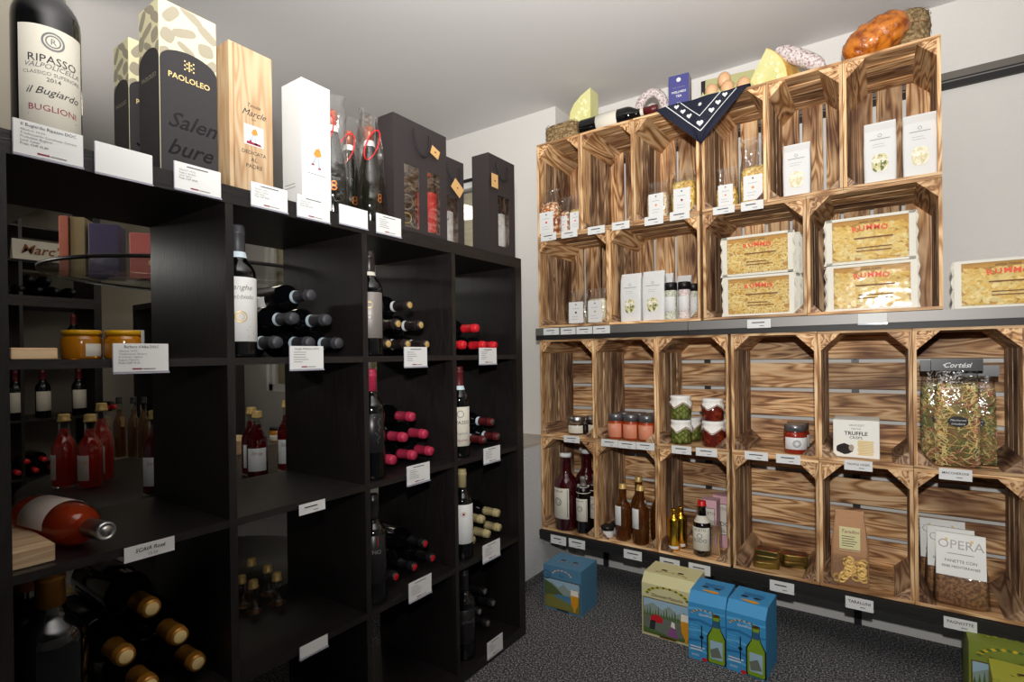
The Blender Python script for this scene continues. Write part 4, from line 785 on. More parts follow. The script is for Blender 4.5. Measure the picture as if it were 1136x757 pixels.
def red_jar(label, r, h, loc, rz):
    t = thing('preserve_jar', label, 'jar', loc, rz, 'cloth-topped red preserve jars')
    MB().lathe([(0, .001), (r*.92, 0), (r, .005), (r, h*.85), (r*.85, h*.95), (r*.85, h)], 'red_preserve', 28).build('glass_body', t)
    MB().lathe([(r*.9, h*.97), (r*.9, h+.01), (0, h+.011)], 'gold', 20).build('lid', t); cloth_cap(t, r*.98, h); return t
mat('red_preserve', '5a1a12', .12, coat=.8, noise=(60, '9a3a1c', .5, .75))
x, w, h = fit(778, 806, 460, 497, .475)
rj = red_jar('large dark red preserve jar with white cloth top, lower one', .0435, .084, (x-.002, .480, ZCf), .5)
dup(rj, 'dark red preserve jar with white cloth top stacked on the lower one', (x-.004, .480, ZCf+.098), .2, scale=(.92, .92, .88)); dup(rj, 'dark red preserve jar with cloth top behind the stacked pair', (x+.002, .574, ZCf), 1.1)
j = jr('jar of red sauce with dark lid and white label, front one', 869, 896, 471, 501, .475, ZCf, 'sauce_red', 'lid_dark', 'red sauce jars in the fourth crate', .25, .20, lab='paper', labz=(.2, .72), ha=1.1, texts=[('o', .3, .5, 'grey_ink'), ('o', .2, .5, 'grey_ink')])
dup(j, 'jar of red sauce standing behind the front one', (j.location[0]+.0, .548, ZCf), .5)
# truffle crisps boxes
mat('box_cream', 'ecebe2', .6); mat('truffle', '26211f', .8, bump=(200, 1, .004)); mat('truffle_cut', 'a89888', .7); mat('crisp', 'd9bd6a', .6)
x, w, h = fit(924, 975.5, 467, 508.5, .475)
t0 = thing('crisps_box', 'white truffle crisps box, front one with the printed truffle', 'box', (x, .475, ZCf), 0, 'white truffle crisps boxes')
MB().bbox(-w/2, w/2, 0, .034, 0, h, 'box_cream', .001).build('carton_body', t0); m = MB(); fn = lambda a, b: (a, -.0006, b)
m.text('SAVIOZZI', h*.07, lambda a, b: fn(a, b+h*.84), 'grey_ink').text('TARTUFI', h*.06, lambda a, b: fn(a, b+h*.75), 'grey_ink').text('TRUFFLE', h*.15, lambda a, b: fn(a, b+h*.60), 'ink', 0, .02, w*.5).text('CRISPS', h*.10, lambda a, b: fn(a, b+h*.50), 'ink')
m.poly([(w*.17+w*.012*math.cos(q), h*.88+w*.012*math.sin(q)) for q in range(7)], fn, 'dot_red')
m.poly([(-w*.25+w*.19*math.cos(q*.5236)*(1+.08*math.sin(3*q)), h*.22+h*.14*math.sin(q*.5236)*(1+.1*math.cos(2*q))) for q in range(12)], fn, 'truffle')
for k in range(11): m.poly([(w*.02+random.uniform(0, w*.05), h*.08+k*h*.036), (w*.36+random.uniform(0, w*.05), h*.08+k*h*.036), (w*.36, h*.10+k*h*.036), (w*.04, h*.105+k*h*.036)], lambda a, b, k=k: (a, -.0008-.00003*k, b), 'crisp' if k % 2 else 'pasta_gold')
m.poly([(-w*.10+w*.06*math.cos(q*.785), h*.26+h*.09*math.sin(q*.785)) for q in range(8)], lambda a, b: (a, -.0012, b), 'truffle_cut'); m.build('front_print', t0)
for i in range(3): dup(t0, 'white truffle crisps box, %s behind the front one' % ('first', 'second', 'third')[i], (x-.001*i, .475+.036*(i+1), ZCf+.0), 0, scale=(1, 1, 1.0))
# tall coloured pasta bags
def tall_bag(label, w, h, loc, rz, seed, mts, header):
    t = thing('pasta_bag', label, 'pasta bag', loc, rz, 'tall bags of coloured pasta'); hw = w/2; hd = .028; f = h*.76
    m = MB(); loft(m, [(.002, hw*.80, hd*.7), (f*.5, hw*.84, hd*.8), (f*.95, hw*.7, hd*.6), (f, hw*.4, hd*.3)], 'pasta_core', 16, .6); m.build('pasta_core', t)
    rb = MB(); rnd = random.Random(seed)
    for i in range(620):
        mt = rnd.choice(mts); th = rnd.uniform(0, 6.28); cz = rnd.uniform(.006, f-.004); k = 1 if cz < f*.8 else .85
        rx, ry = hw*.90*k, hd*.92*k; c = Vector((rx*math.copysign(abs(math.cos(th))**.5, math.cos(th)), ry*math.copysign(abs(math.sin(th))**.5, math.sin(th)), cz))
        tang = Vector((-math.sin(th)*rx, math.cos(th)*ry, 0)).normalized(); a = rnd.uniform(-1.4, 1.4); dr = tang*math.cos(a)+Vector((0, 0, 1))*math.sin(a); nr = tang.cross(Vector((0, 0, 1))); L = rnd.uniform(.010, .026); bend = rnd.uniform(-.006, .006); pp = dr.cross(nr)
        pts = []
        for s in (-1, -.33, .33, 1):
            q = c+dr*L*s+pp*bend*(1-s*s)*1.5; q.x = max(-hw*.95, min(hw*.95, q.x)); q.y = max(-hd*1.0, min(hd, q.y)); q.z = max(.003, min(f+.004, q.z)); pts.append(q)
        rb.tube(pts, .0031, mt, 4, .5)
    o = rb.build('pasta_twists', t); o['kind'] = 'stuff'
    m = MB(); loft(m, [(0, hw*.88, hd*.86), (.006, hw*.98, hd*1.12), (f*.9, hw, hd*1.10), (f*1.03, hw*.95, hd*.7), (h*.92, hw*.92, hd*.2), (h*.98, hw, hd*.12)], 'cellophane', 24, .42, True, False, .03); m.build('film', t)
    m = MB(); yy = -hd*.3; m.box(-hw*(1.15 if header else 1.0), hw*1.15, yy-.0015, yy+.012, h*.89, h*1.0, 'black_satin'); m.build('header_card', t)
    m = MB(); fn = lambda x, y: (x, yy-.0022, y)
    if header: m.text('Cortési', h*.105, lambda x, y: fn(x, y+h*.92), 'paper', .35, .012, w*.62).poly([(-hw*.62, h*.945), (-hw*.55, h*.935), (-hw*.55, h*.955)], fn, 'paper').poly([(hw*.62, h*.945), (hw*.55, h*.935), (hw*.55, h*.955)], fn, 'paper')
    m.poly([(hw*.46*math.cos(q*.2618), h*.425+h*.048*math.sin(q*.2618)) for q in range(24)], lambda x, y: (x, -hd*1.16, y), 'black_satin')
    m.text('Maccheroni', h*.040, lambda x, y: (x, -hd*1.16-.0006, y+h*.43), 'paper', .3, 0, hw*.7).text('tricolore', h*.036, lambda x, y: (x, -hd*1.16-.0006, y+h*.395), 'paper', .3, 0, hw*.6); m.build('lettering', t); return t
x, w, h = fit(1037, 1087, 396, 515, .475); MT = ['pasta_pale', 'pasta_egg', 'pasta_red', 'pasta_green', 'pasta_pale']; h = min(h, .37)
TB = tall_bag('tall clear bag of coloured pasta with black header card, front one', w, h, (x, .475, ZCf), 0, 5, MT, True)
MG = ['pasta_pale', 'pasta_green', 'pasta_green', 'pasta_red', 'pasta_wheat']
t2 = tall_bag('tall clear bag of green-tinged pasta at left behind the front one', w*.92, h*.985, (x-.036, .552, ZCf), .0, 8, MG, False)
dup(t2, 'tall clear bag of green-tinged pasta at right behind the front one', (x+.052, .556, ZCf), -.1, scale=(1, 1, .95))
# ---- row D
mat('liq_cherry', '3a0a10', .1, coat=.8); mat('liq_dark', '12090a', .08, coat=.8); mat('glass_amber', '94561a', .06, trans=.8, coat=.4); mat('glass_clear2', 'd9d6cc', .05, trans=.8, coat=.3); mat('steel_wire', 'b9b9b9', .25, metal=1); mat('foil_gold', 'd9b040', .22, metal=1); mat('red_wax', 'c8201e', .25)
OLD = [('POMUM', .10, .86, 'ink'), ('o', .13, .55, 'ink'), ('o', .07, .55, 'ink'), ('#', 0, .33, 'ink', 4)]
def bt(label, u0, u1, vt, vb, y, z, **k):
    x, w, h = fit(u0, u1, vt, vb, y, z); return bottle(label, H=h, r=w/2*.97, loc=(x, y, z), **k)
s1 = bt('large dark red swing-top bottle with cream framed label, front left of the lowest crate', 617, 640, 503, 588.5, .475, ZDf, kind='slim', glass='liq_cherry', cap='white', capz=.955, lab=(.16, .56, 1.0, 'label_cream', OLD, 'ink'), name='swing_top_bottle', cat='bottle', group='dark red swing-top bottles', rz=-.25)
m = MB(); H1 = s1 and fit(617, 640, 503, 588.5, .475)[2]; r1 = fit(617, 640, 503, 588.5, .475)[1]/2
for s in (-1, 1): m.tube([(s*r1*.5, 0, H1*.84), (s*r1*.62, -.004, H1*.90), (s*r1*.45, 0, H1*.965), (0, 0, H1*.975)], .0009, 'steel_wire', 5)
m.build('swing_wire', s1)
sx = s1.location.x
dup(s1, 'dark red swing-top bottle in the middle behind the front one', (sx+.057, .57, ZDf), .2, scale=(.95, .95, 1.02)); dup(s1, 'brighter red swing-top bottle at the back right of the first lowest crate', (sx+.118, .63, ZDf), .3, scale=(.95, .95, 1.04))
s2 = bt('small black bottle with cream label and grey cap in front of the swing-tops', 640.5, 655, 529, 592, .468, ZDf, kind='cylinder', glass='liq_dark', cap='lab_grey', capz=.83, lab=(.22, .62, 1.1, 'label_cream', OLD, 'ink'), name='oil_bottle', cat='bottle', group='small black oil bottles', rz=-.1, band=(.72, .82, 'label_cream'))
dup(s2, 'small black bottle with yellowish label behind, against the crate side', (s2.location.x+.026, .535, ZDf), .2)
j = jr('small white jar with black lid left of the amber bottles', 667, 681, 583, 599, .468, ZDf, 'paper', 'lid_black', 'small black-lidded jars', 0, .32, lab=None, flare=1.0)
dup(j, 'small black-lidded white jar half hidden behind the first one', (j.location.x+.020, .532, ZDf))
AB = [('#', 0, .85, 'grey_ink', 12)]
mat('liq_amber', 'c07a1e', .1, trans=.4); mat('glass_thin2', 'f2efe6', .03, trans=.9)
a1 = bt('amber syrup bottle with pale gold cap, front left of the four', 683, 700, 537, 601.5, .475, ZDf, kind='syrup', glass='glass_amber', cap='gold_soft', capz=.92, lab=(.28, .62, .50, 'paper', AB), name='syrup_bottle', cat='bottle', group='amber syrup bottles', rz=-.35)
ax = a1.location.x
a2 = bt('darker amber syrup bottle with pale gold cap, front right of the four', 702, 720, 539, 606, .465, ZDf, kind='syrup', glass='glass_amber', cap='gold_soft', capz=.92, lab=(.28, .62, .50, 'paper', AB), name='syrup_bottle', cat='bottle', group='amber syrup bottles', rz=-.35)
dup(a1, 'amber syrup bottle with pale gold cap, back left of the four', (ax+.038, .56, ZDf), .9, scale=(1, 1, 1.08)); dup(a2, 'amber syrup bottle with pale gold cap, back right of the four', (a2.location.x+.052, .54, ZDf), .9, scale=(1, 1, 1.0))
g1 = bt('slim gold foil bottle, front one of the pair', 741, 755, 565, 612.5, .472, ZDf, kind='cylinder', glass='foil_gold', cap='foil_gold', capz=.80, lab=(.05, .12, 1, 'paper'), name='gold_bottle', cat='bottle', group='gold foil bottles')
dup(g1, 'slim gold foil bottle standing behind the front one', (g1.location.x+.014, .515, ZDf))
b1 = bt('black balsamic bottle with red wax cap and cream label', 769, 789.5, 556, 618.5, .475, ZDf, kind='syrup', glass='liq_dark', cap='red_wax', capz=.92, lab=(.12, .54, 1.15, 'label_cream', [('ACETO', .16, .84, 'ink'), ('o', .11, .64, 'ink'), ('SODO', .22, .36, 'ink'), ('#', 0, .24, 'ink', 3)], 'ink'), name='balsamic_bottle', cat='bottle', band=(.62, .74, 'label_cream'))
mat('box_pink', 'd7a9b4', .6)
x, w, h = fit(775, 800, 547, 603, .54)
t = thing('pink_box', 'pink box printed with an old-style label behind the balsamic bottle', 'box', (x, .555, ZDf), .0, 'pink boxes'); w = .062
MB().bbox(-w/2, w/2, -.03, .03, 0, h, 'box_pink', .001).build('carton_body', t); m = MB(); fn = lambda a, b: (a, -.0307, b); m.poly([(-w*.38, h*.25), (w*.38, h*.25), (w*.38, h*.85), (-w*.38, h*.85)], fn, 'ink'); m.poly([(-w*.36, h*.26), (w*.36, h*.26), (w*.36, h*.84), (-w*.36, h*.84)], lambda a, b: (a, -.0309, b), 'label_cream')
m.text('ACETO', h*.08, lambda a, b: (a, -.0312, b+h*.72), 'ink').text('SODO', h*.12, lambda a, b: (a, -.0312, b+h*.42), 'ink').lines(lambda a, b: (a, -.0312, b), -w*.3, w*.3, h*.36, 3, h*.03, h*.01, 'ink'); m.build('front_print', t)
dup(t, 'second pink box standing behind and to the right of the first', (x+.030, .625, ZDf), 0, scale=(1, 1, 1.03))
x, w, h = fit(782, 799, 575, 612, .505)
t = thing('snack_bag', 'small clear bag with dry sticks right of the balsamic bottle', 'food bag', (x+.010, .505, ZDf)); m = MB()
for k in range(5): m.tube([(-.02+k*.009, 0, .002), (-.028+k*.009+.02*(k % 2), .004, h*.85)], .0035, 'crate_stick' if 0 else 'kraft', 6)
m.build('sticks', t); m = MB(); loft(m, [(0, .024, .012), (.01, .028, .016), (h*.6, .026, .014), (h, .026, .003)], 'cellophane', 14, .5, True, False, .06); m.build('film', t)
# flat tins
mat('tin_gold', '9a8a4c', .28, metal=.9); mat('tin_print', '6a4a32', .4, metal=.5, noise=(45, 'c8552a', .5, .62))
def tin(label, w, d, h, loc, rz):
    t = thing('fish_tin', label, 'tin', loc, rz, 'flat food tins'); m = MB(); loft(m, [(0, w/2*.95, d/2*.95), (.002, w/2, d/2), (h-.002, w/2*.98, d/2*.98), (h, w/2, d/2), (h+.0015, w/2, d/2), (h+.0015, w/2*.93, d/2*.93)], 'tin_gold', 32, .38); m.build('can', t)
    m = MB(); loft(m, [(h+.0005, w/2*.9, d/2*.9), (h+.0022, w/2*.88, d/2*.88)], 'tin_print', 32, .38); m.build('lid_print', t); return t
x, w, h = fit(837, 862, 618, 632, .475)
tn = tin('flat gold tin, bottom of the front pile', .088, .062, .020, (x, .485, ZDf), .25)
dup(tn, 'flat gold tin on top of the front pile', (x+.004, .487, ZDf+.0235), .12)
dup(tn, 'flat gold tin on the third level of the front pile', (x+.008, .486, ZDf+.047), .0, scale=(1, 1, .8))
dup(tn, 'flat gold tin at the bottom right, behind the pile', (x+.085, .545, ZDf), .3); dup(tn, 'flat gold tin on top of the right hand one', (x+.087, .545, ZDf+.0235), .2)
# ring biscuit bag
mat('biscuit', 'f2c878', .6); mat('kraft_bag', 'b98c66', .75, bump=(60, .6, .004)); mat('label_yellow', 'e2d9a4', .6)
x, w, h = fit(921, 965, 565, 646, .475)
t = thing('biscuit_bag', 'brown paper bag with clear window of ring biscuits and yellow label', 'food bag', (x, .48, ZDf), .05); hw = w/2
m = MB(); loft(m, [(0, hw*.93, .028), (.004, hw*.98, .032), (h*.5, hw*.94, .030), (h*.72, hw*.84, .022), (h*.95, hw*.72, .006), (h, hw*.74, .003)], 'kraft_bag', 28, .32, False, True, .015); m.build('paper_bag', t)
m = MB(); rnd = random.Random(2)
for k in range(20):
    cx, cz = rnd.uniform(-hw*.72, hw*.72), rnd.uniform(.022, h*.36); a = rnd.uniform(0, 3.1); b = rnd.uniform(.7, 1); R = .0115
    m.tube([(cx+R*math.cos(q*.524)*math.cos(a)-R*b*math.sin(q*.524)*math.sin(a), -.0355-.0012*(k % 5), cz+R*math.cos(q*.524)*math.sin(a)+R*b*math.sin(q*.524)*math.cos(a)) for q in range(13)], .0042, 'biscuit', 7)
o = m.build('ring_biscuits', t); o['kind'] = 'stuff'
m = MB(); m.box(-hw*.9, hw*.9, -.0405, -.040, .008, h*.43, 'cellophane'); m.build('window_film', t)
m = MB(); m.box(-hw*.52, hw*.52, -.0345, -.033, h*.48, h*.80, 'label_yellow'); m.box(-hw*.52, hw*.52, -.0348, -.0340, h*.49, h*.50, 'claret_ink'); m.text('Tarallini', .016, lambda a, b: (a, -.0352, b+h*.72), 'claret_ink', .3, 0, hw*.9).lines(lambda a, b: (a, -.0352, b), -hw*.4, hw*.4, h*.67, 5, h*.032, h*.008, 'ink', .3); m.build('label', t)
# card-topped bags
mat('snack_brown', '7a5640', .6, noise=(120, 'b98a5c', .42, .6)); mat('card_white', 'e9e9e4', .6)
def opera(label, w, h, loc, rz):
    t = thing('card_topped_bag', label, 'food bag', loc, rz, 'card-topped snack bags'); hw = w/2
    m = MB(); loft(m, [(0, hw*.86, .016), (.008, hw*.96, .024), (h*.38, hw*.96, .024), (h*.55, hw*.9, .012)], 'snack_brown', 24, .4, True, True, .04); m.build('contents', t)
    m = MB(); loft(m, [(0, hw*.95, .020), (.008, hw*1.04, .028), (h*.45, hw*1.02, .026), (h*.62, hw*.9, .008), (h*.9, hw*.88, .003)], 'cellophane', 28, .4, True, False, .05); m.build('film', t)
    m = MB(); m.add([(-hw*.92, -.034, h*.44), (hw*.92, -.034, h*.44), (hw*.92, -.004, h), (-hw*.92, -.004, h), (-hw*.92, .004, h), (hw*.92, .004, h), (hw*.92, .028, h*.5), (-hw*.92, .028, h*.5)], [(0, 1, 2, 3), (3, 2, 5, 4), (4, 5, 6, 7)], 'card_white'); m.build('header_card', t)
    s = (-.004+.034)/(h*.56); fn = lambda x, y: (x, -.0346+s*(y-h*.44), y)
    m = MB(); m.text('OPERA', h*.17, lambda x, y: fn(x, y+h*.80), 'lab_grey', 0, 0, hw*1.7).text('PANETTE CON', h*.052, lambda x, y: fn(x, y+h*.62), 'ink', 0, 0, hw*1.2).text('ERBE MEDITERRANEE', h*.052, lambda x, y: fn(x, y+h*.55), 'ink', 0, 0, hw*1.4).lines(fn, -hw*.5, hw*.5, h*.73, 1, 1, h*.008, 'grey_ink', 0)
    for xx in (-.52, .42): m.poly([(hw*xx+hw*.07*math.cos(q*.785), h*.915+hw*.07*math.sin(q*.785)) for q in range(8)], fn, 'gold_print')
    m.build('lettering', t); return t
x, w, h = fit(1036, 1096, 597, 676, .472)
op = opera('card-topped snack bag, front one', w, h, (x, .475, ZDf), -.05)
dup(op, 'card-topped snack bag, middle one', (x-.018, .55, ZDf), -.02, scale=(1, 1, .98)); dup(op, 'card-topped snack bag, back one at left', (x-.034, .625, ZDf), .02, scale=(1, 1, 1.0))
# ------------------------------------------------------------------ on top of the crates
ZT = 2.0085
mat('straw', 'b39a70', .9, noise=(90, '6e5636', .35, .62), bump=(150, 1, .008)); mat('cheese', 'e3dfa0', .45, noise=(14, 'd6d488', .4, .7)); mat('cheese_hole', 'f0edb6', .5); mat('cheese_rind', 'd29a34', .5, noise=(40, 'e6c064', .4, .65))
mat('salami', 'd9d0cc', .8, noise=(130, '8e6468', .46, .66), bump=(90, 1, .004)); mat('tea_blue', '4a4a86', .45); mat('tea_side', '9a94a0', .5); mat('egg', 'dcae84', .5); mat('egg_carton', 'b9b684', .85)
mat('bread', 'cf7a24', .25, noise=(38, '8a3f12', .40, .66), coat=.5, bump=(30, 1, .012)); mat('bandana', '14182b', .8)
def straw_bale(label, w, d, h, loc, rz, seed, rnd=1):
    r = random.Random(seed); t = thing('straw_bale', label, 'straw bale', loc, rz, 'small straw bales')
    m = MB(); e = .45 if not rnd else .95
    random.seed(seed); loft(m, [(0, w/2*.9, d/2*.9), (.006, w/2, d/2), (h*.3, w/2*1.03, d/2*1.03), (h*.5, w/2*.97, d/2*.97), (h*.7, w/2*1.02, d/2*1.02), (h*.94, w/2*.94, d/2*.94), (h, w/2*.8, d/2*.8)], 'straw', 28, e, True, True, .03); m.build('bale_body', t)
    m = MB()
    for i in range(200):
        q = r.uniform(0, 6.28); z = r.uniform(.004, h); c, s_ = math.cos(q), math.sin(q); x, y = w/2*math.copysign(abs(c)**e, c), d/2*math.copysign(abs(s_)**e, s_)
        a = Vector((-s_, c, r.uniform(-.6, .6))).normalized()*r.uniform(.006, .016); p = Vector((x*1.0, y*1.0, min(z, h*.97)))
        m.tube([p-a, p+Vector((c, s_, 0))*.002, p+a], .0007, 'straw', 3)
    m.build('loose_straw', t)
    m = MB()
    for f in (.34, .68): m.tube([(w/2*1.03*math.copysign(abs(math.cos(k*.1963))**e, math.cos(k*.1963)), d/2*1.03*math.copysign(abs(math.sin(k*.1963))**e, math.sin(k*.1963)), h*f) for k in range(33)], .0012, 'pasta_brown', 4)
    m.build('binding', t); return t
straw_bale('small straw bale at the left end of the crate top under the cheese wedge', .165, .13, .085, (-.085, .515, ZT), 0, 3, 0)
straw_bale('upright round straw bale at the right end behind the bread', .125, .125, .165, (1.185, .60, ZT), 0, 4)
straw_bale('low straw bale peeking out left of the bread', .09, .10, .075, (1.015, .645, ZT), 0, 5)
def cheese(label, pts, nr, th, loc, seed):
    """pts: outline in x, z; the last nr edges carry the rind"""
    t = thing('cheese_wedge', label, 'cheese', loc, 0, 'cheese wedges'); n = len(pts)
    MB().prism(pts, 1, 0, th, 'cheese').build('cheese_body', t)
    m = MB(); rd = pts[n-nr-1:]; c = Vector((sum(p[0] for p in pts)/n, sum(p[1] for p in pts)/n))
    out = [tuple(Vector(p)+(Vector(p)-c).normalized()*.003) for p in rd]; m.prism(rd+out[::-1], 1, -.0005, th+.0005, 'cheese_rind'); m.build('rind', t)
    m = MB(); r = random.Random(seed); zmax = max(p[1] for p in pts); k = 0
    def inside(x, z):
        w = True; sg = None
        for a in range(n):
            (x0, z0), (x1, z1) = pts[a], pts[(a+1) % n]; cr = (x1-x0)*(z-z0)-(z1-z0)*(x-x0); L_ = math.hypot(x1-x0, z1-z0)
            if sg is None: sg = math.copysign(1, cr)
            if cr*sg < .009*L_: return False
        return True
    while k < 15:
        x, z = r.uniform(0, max(p[0] for p in pts)), r.uniform(0, zmax)
        if inside(x, z): m.ball((x, .0, z), r.uniform(.004, .0095), 'cheese_hole', 12, (1, .3, 1)); k += 1
    m.build('holes', t); return t
cheese('pale green-yellow cheese wedge standing on the straw bale at far left', [(.108, 0), (.108, .135), (.06, .112), (.025, .085), (.008, .055), (0, .0)], 1, .08, (-.060, .50, ZT+.0865), 7)
cheese('larger cheese wedge with orange rind beside the egg carton', [(0, 0)]+[(.185*math.cos(.95-.95*k/8)*(1 if k else 1), .185*math.sin(.95-.95*k/8)) for k in range(9)], 8, .10, (.665, .535, ZT+.001), 9).rotation_euler = (0, 0, -.38)
tl = bottle('dark wine bottle with cream label lying along the front edge of the crates', H=.345, r=.037, mtx=Matrix.Translation((.015, .475, ZT+.0372)) @ Matrix.Rotation(E90, 4, 'Y') @ Matrix.Rotation(.35, 4, 'Z') @ Matrix.Rotation(-E90, 4, 'Z') @ Matrix.Identity(4), cap='cap_claret', capz=.84, lab=(.24, .52, 2.2, 'label_cream', [('o', .12, .5, 'grey_ink'), ('o', .07, .5, 'grey_ink')]), band=(.80, .84, 'label_cream'))
def tube_thing(name, label, cat, pts, r, mt, group, part):
    c = Vector(pts[0]); t = thing(name, label, cat, c, 0, group); m = MB(); m.tube([Vector(p)-c for p in pts], r, mt, 14); m.build(part, t); return t
U = []
for k in range(25):
    a = math.pi*k/24; U.append((.315+.052*math.cos(math.pi-a)*(1+.15*math.sin(a)), .52+.03*(k/24), ZT+.018+.115*math.sin(a)**.8))
t = tube_thing('sausage', 'white-moulded sausage bent into an arch behind the lying bottle', 'sausage', U, [.010]+[.019]*23+[.010], 'salami', 'cured sausages', 'sausage_body')
S = [(.80+.15*k/12, .492+.01*k/12, ZT+.135-.105*k/12) for k in range(13)]
t = tube_thing('sausage', 'thick straight white-moulded salami leaning on the large cheese wedge', 'sausage', S, [.008, .019, .025, .027, .028, .028, .028, .028, .027, .026, .024, .018, .006], 'salami', 'cured sausages', 'sausage_body')
x0 = .385; t = thing('tea_box', 'purple-blue box of WELLNESS TEA standing on the crates', 'box', (.432, .545, ZT), .12)
MB().box(-.040, .040, -.030, .030, 0, .165, 'tea_blue').build('carton_body', t); MB().box(.0401, .0405, -.030, .030, 0, .165, 'tea_side').build('side_panel', t)
m = MB(); fn = lambda x, y: (x, -.0306, y); m.poly([(.009*math.cos(q*.5236), .145+.009*math.sin(q*.5236)) for q in range(12)], fn, 'paper'); m.text('SWISS MOUNTAIN', .009, lambda x, y: fn(x, y+.112), 'tea_side', 0, 0, .05).text('WELLNESS', .014, lambda x, y: fn(x, y+.092), 'paper', 0, .02, .058).text('TEA', .013, lambda x, y: fn(x, y+.075), 'paper', 0, .02).text('BIO', .009, lambda x, y: fn(x, y+.048), 'band_blue').lines(fn, -.022, .022, .034, 2, .007, .0015, 'paper', .2); m.build('lettering', t)
t = thing('egg_carton', 'open greenish egg carton holding eggs on top of the crates', 'egg carton', (.625, .515, ZT+.001), .15)
m = MB(); n = 3
for i in range(n+1):
    for j in range(3):
        m.prism([(-.085+i*.0567-.012, .0), (-.085+i*.0567+.012, 0), (-.085+i*.0567, .032)], 1, -.05+j*.05-.010, -.05+j*.05+.010, 'egg_carton')
m.box(-.092, .092, -.058, .058, 0, .010, 'egg_carton'); 
for a in ((-.092, -.088, -.058, .058), (.088, .092, -.058, .058), (-.092, .092, -.058, -.054), (-.092, .092, .054, .058)): m.box(*a, .0, .022, 'egg_carton')
m.build('tray', t)
m = MB(); m.prism([(.060, .022), (.064, .022), (.105, .150), (.101, .152)], 0, -.092, .092, 'egg_carton')
for i in range(3): m.ball((-.0567+i*.0567, .086, .095), .022, 'egg_carton', 12, (1, .5, 1.2))
m.build('open_lid', t)
eg = None
EL = ['front left', 'front middle', 'front right', 'back left', 'back middle', 'back right']; rot = Matrix.Rotation(.15, 4, 'Z')
for k in range(6):
    i, j = k % 3, k//3; lo = Vector((.625, .515, ZT+.001)) + rot @ Vector((-.0567+i*.0567, -.026+j*.052, .0105))
    if k in (4,): lo.z += .0
    if eg is None:
        m = MB(); m.ball((0, 0, .031), .0245, 'egg', 18, (1, 1, 1.22)); eg = m.build('egg'); tag(eg, 'light brown egg in the carton, front left', 'egg', 'eggs in the carton'); eg.location = lo
    else:
        o = eg.copy(); COL.objects.link(o); o.location = lo; o['label'] = 'light brown egg in the carton, '+EL[k]
o = eg.copy(); COL.objects.link(o); o.location = Vector((.625, .515, ZT+.001))+rot @ Vector((-.012, -.012, .052)); o['label'] = 'light brown egg resting on top of the others'
# bread loaf
def bread():
    t = thing('bread_loaf', 'large glossy plaited orange-brown bread loaf near the right end', 'bread', (1.095, .52, ZT)); m = MB(); vs = []; n, q = 40, 28; rnd = random.Random(1)
    for i in range(q+1):
        th = math.pi*i/q
        for k in range(n):
            ph = 2*math.pi*k/n; X = .098*math.cos(th); Rr = .060*math.sin(th)**.75; y = Rr*math.cos(ph)*.95; z = Rr*math.sin(ph)
            bmp = 1+.07*math.sin(th*9+3*math.sin(ph*2))*math.cos(ph*3+th*4)+.03*math.sin(17*th+5*ph)
            vs.append((X*1.0, y*bmp, z*bmp))
    m.add([Matrix.Rotation(-.42, 3, 'Y') @ Vector(v)+Vector((0, 0, .0865)) for v in vs], [(i*n+k, i*n+(k+1) % n, (i+1)*n+(k+1) % n, (i+1)*n+k) for i in range(q) for k in range(n)], 'bread', True); m.build('crust', t)
bread()
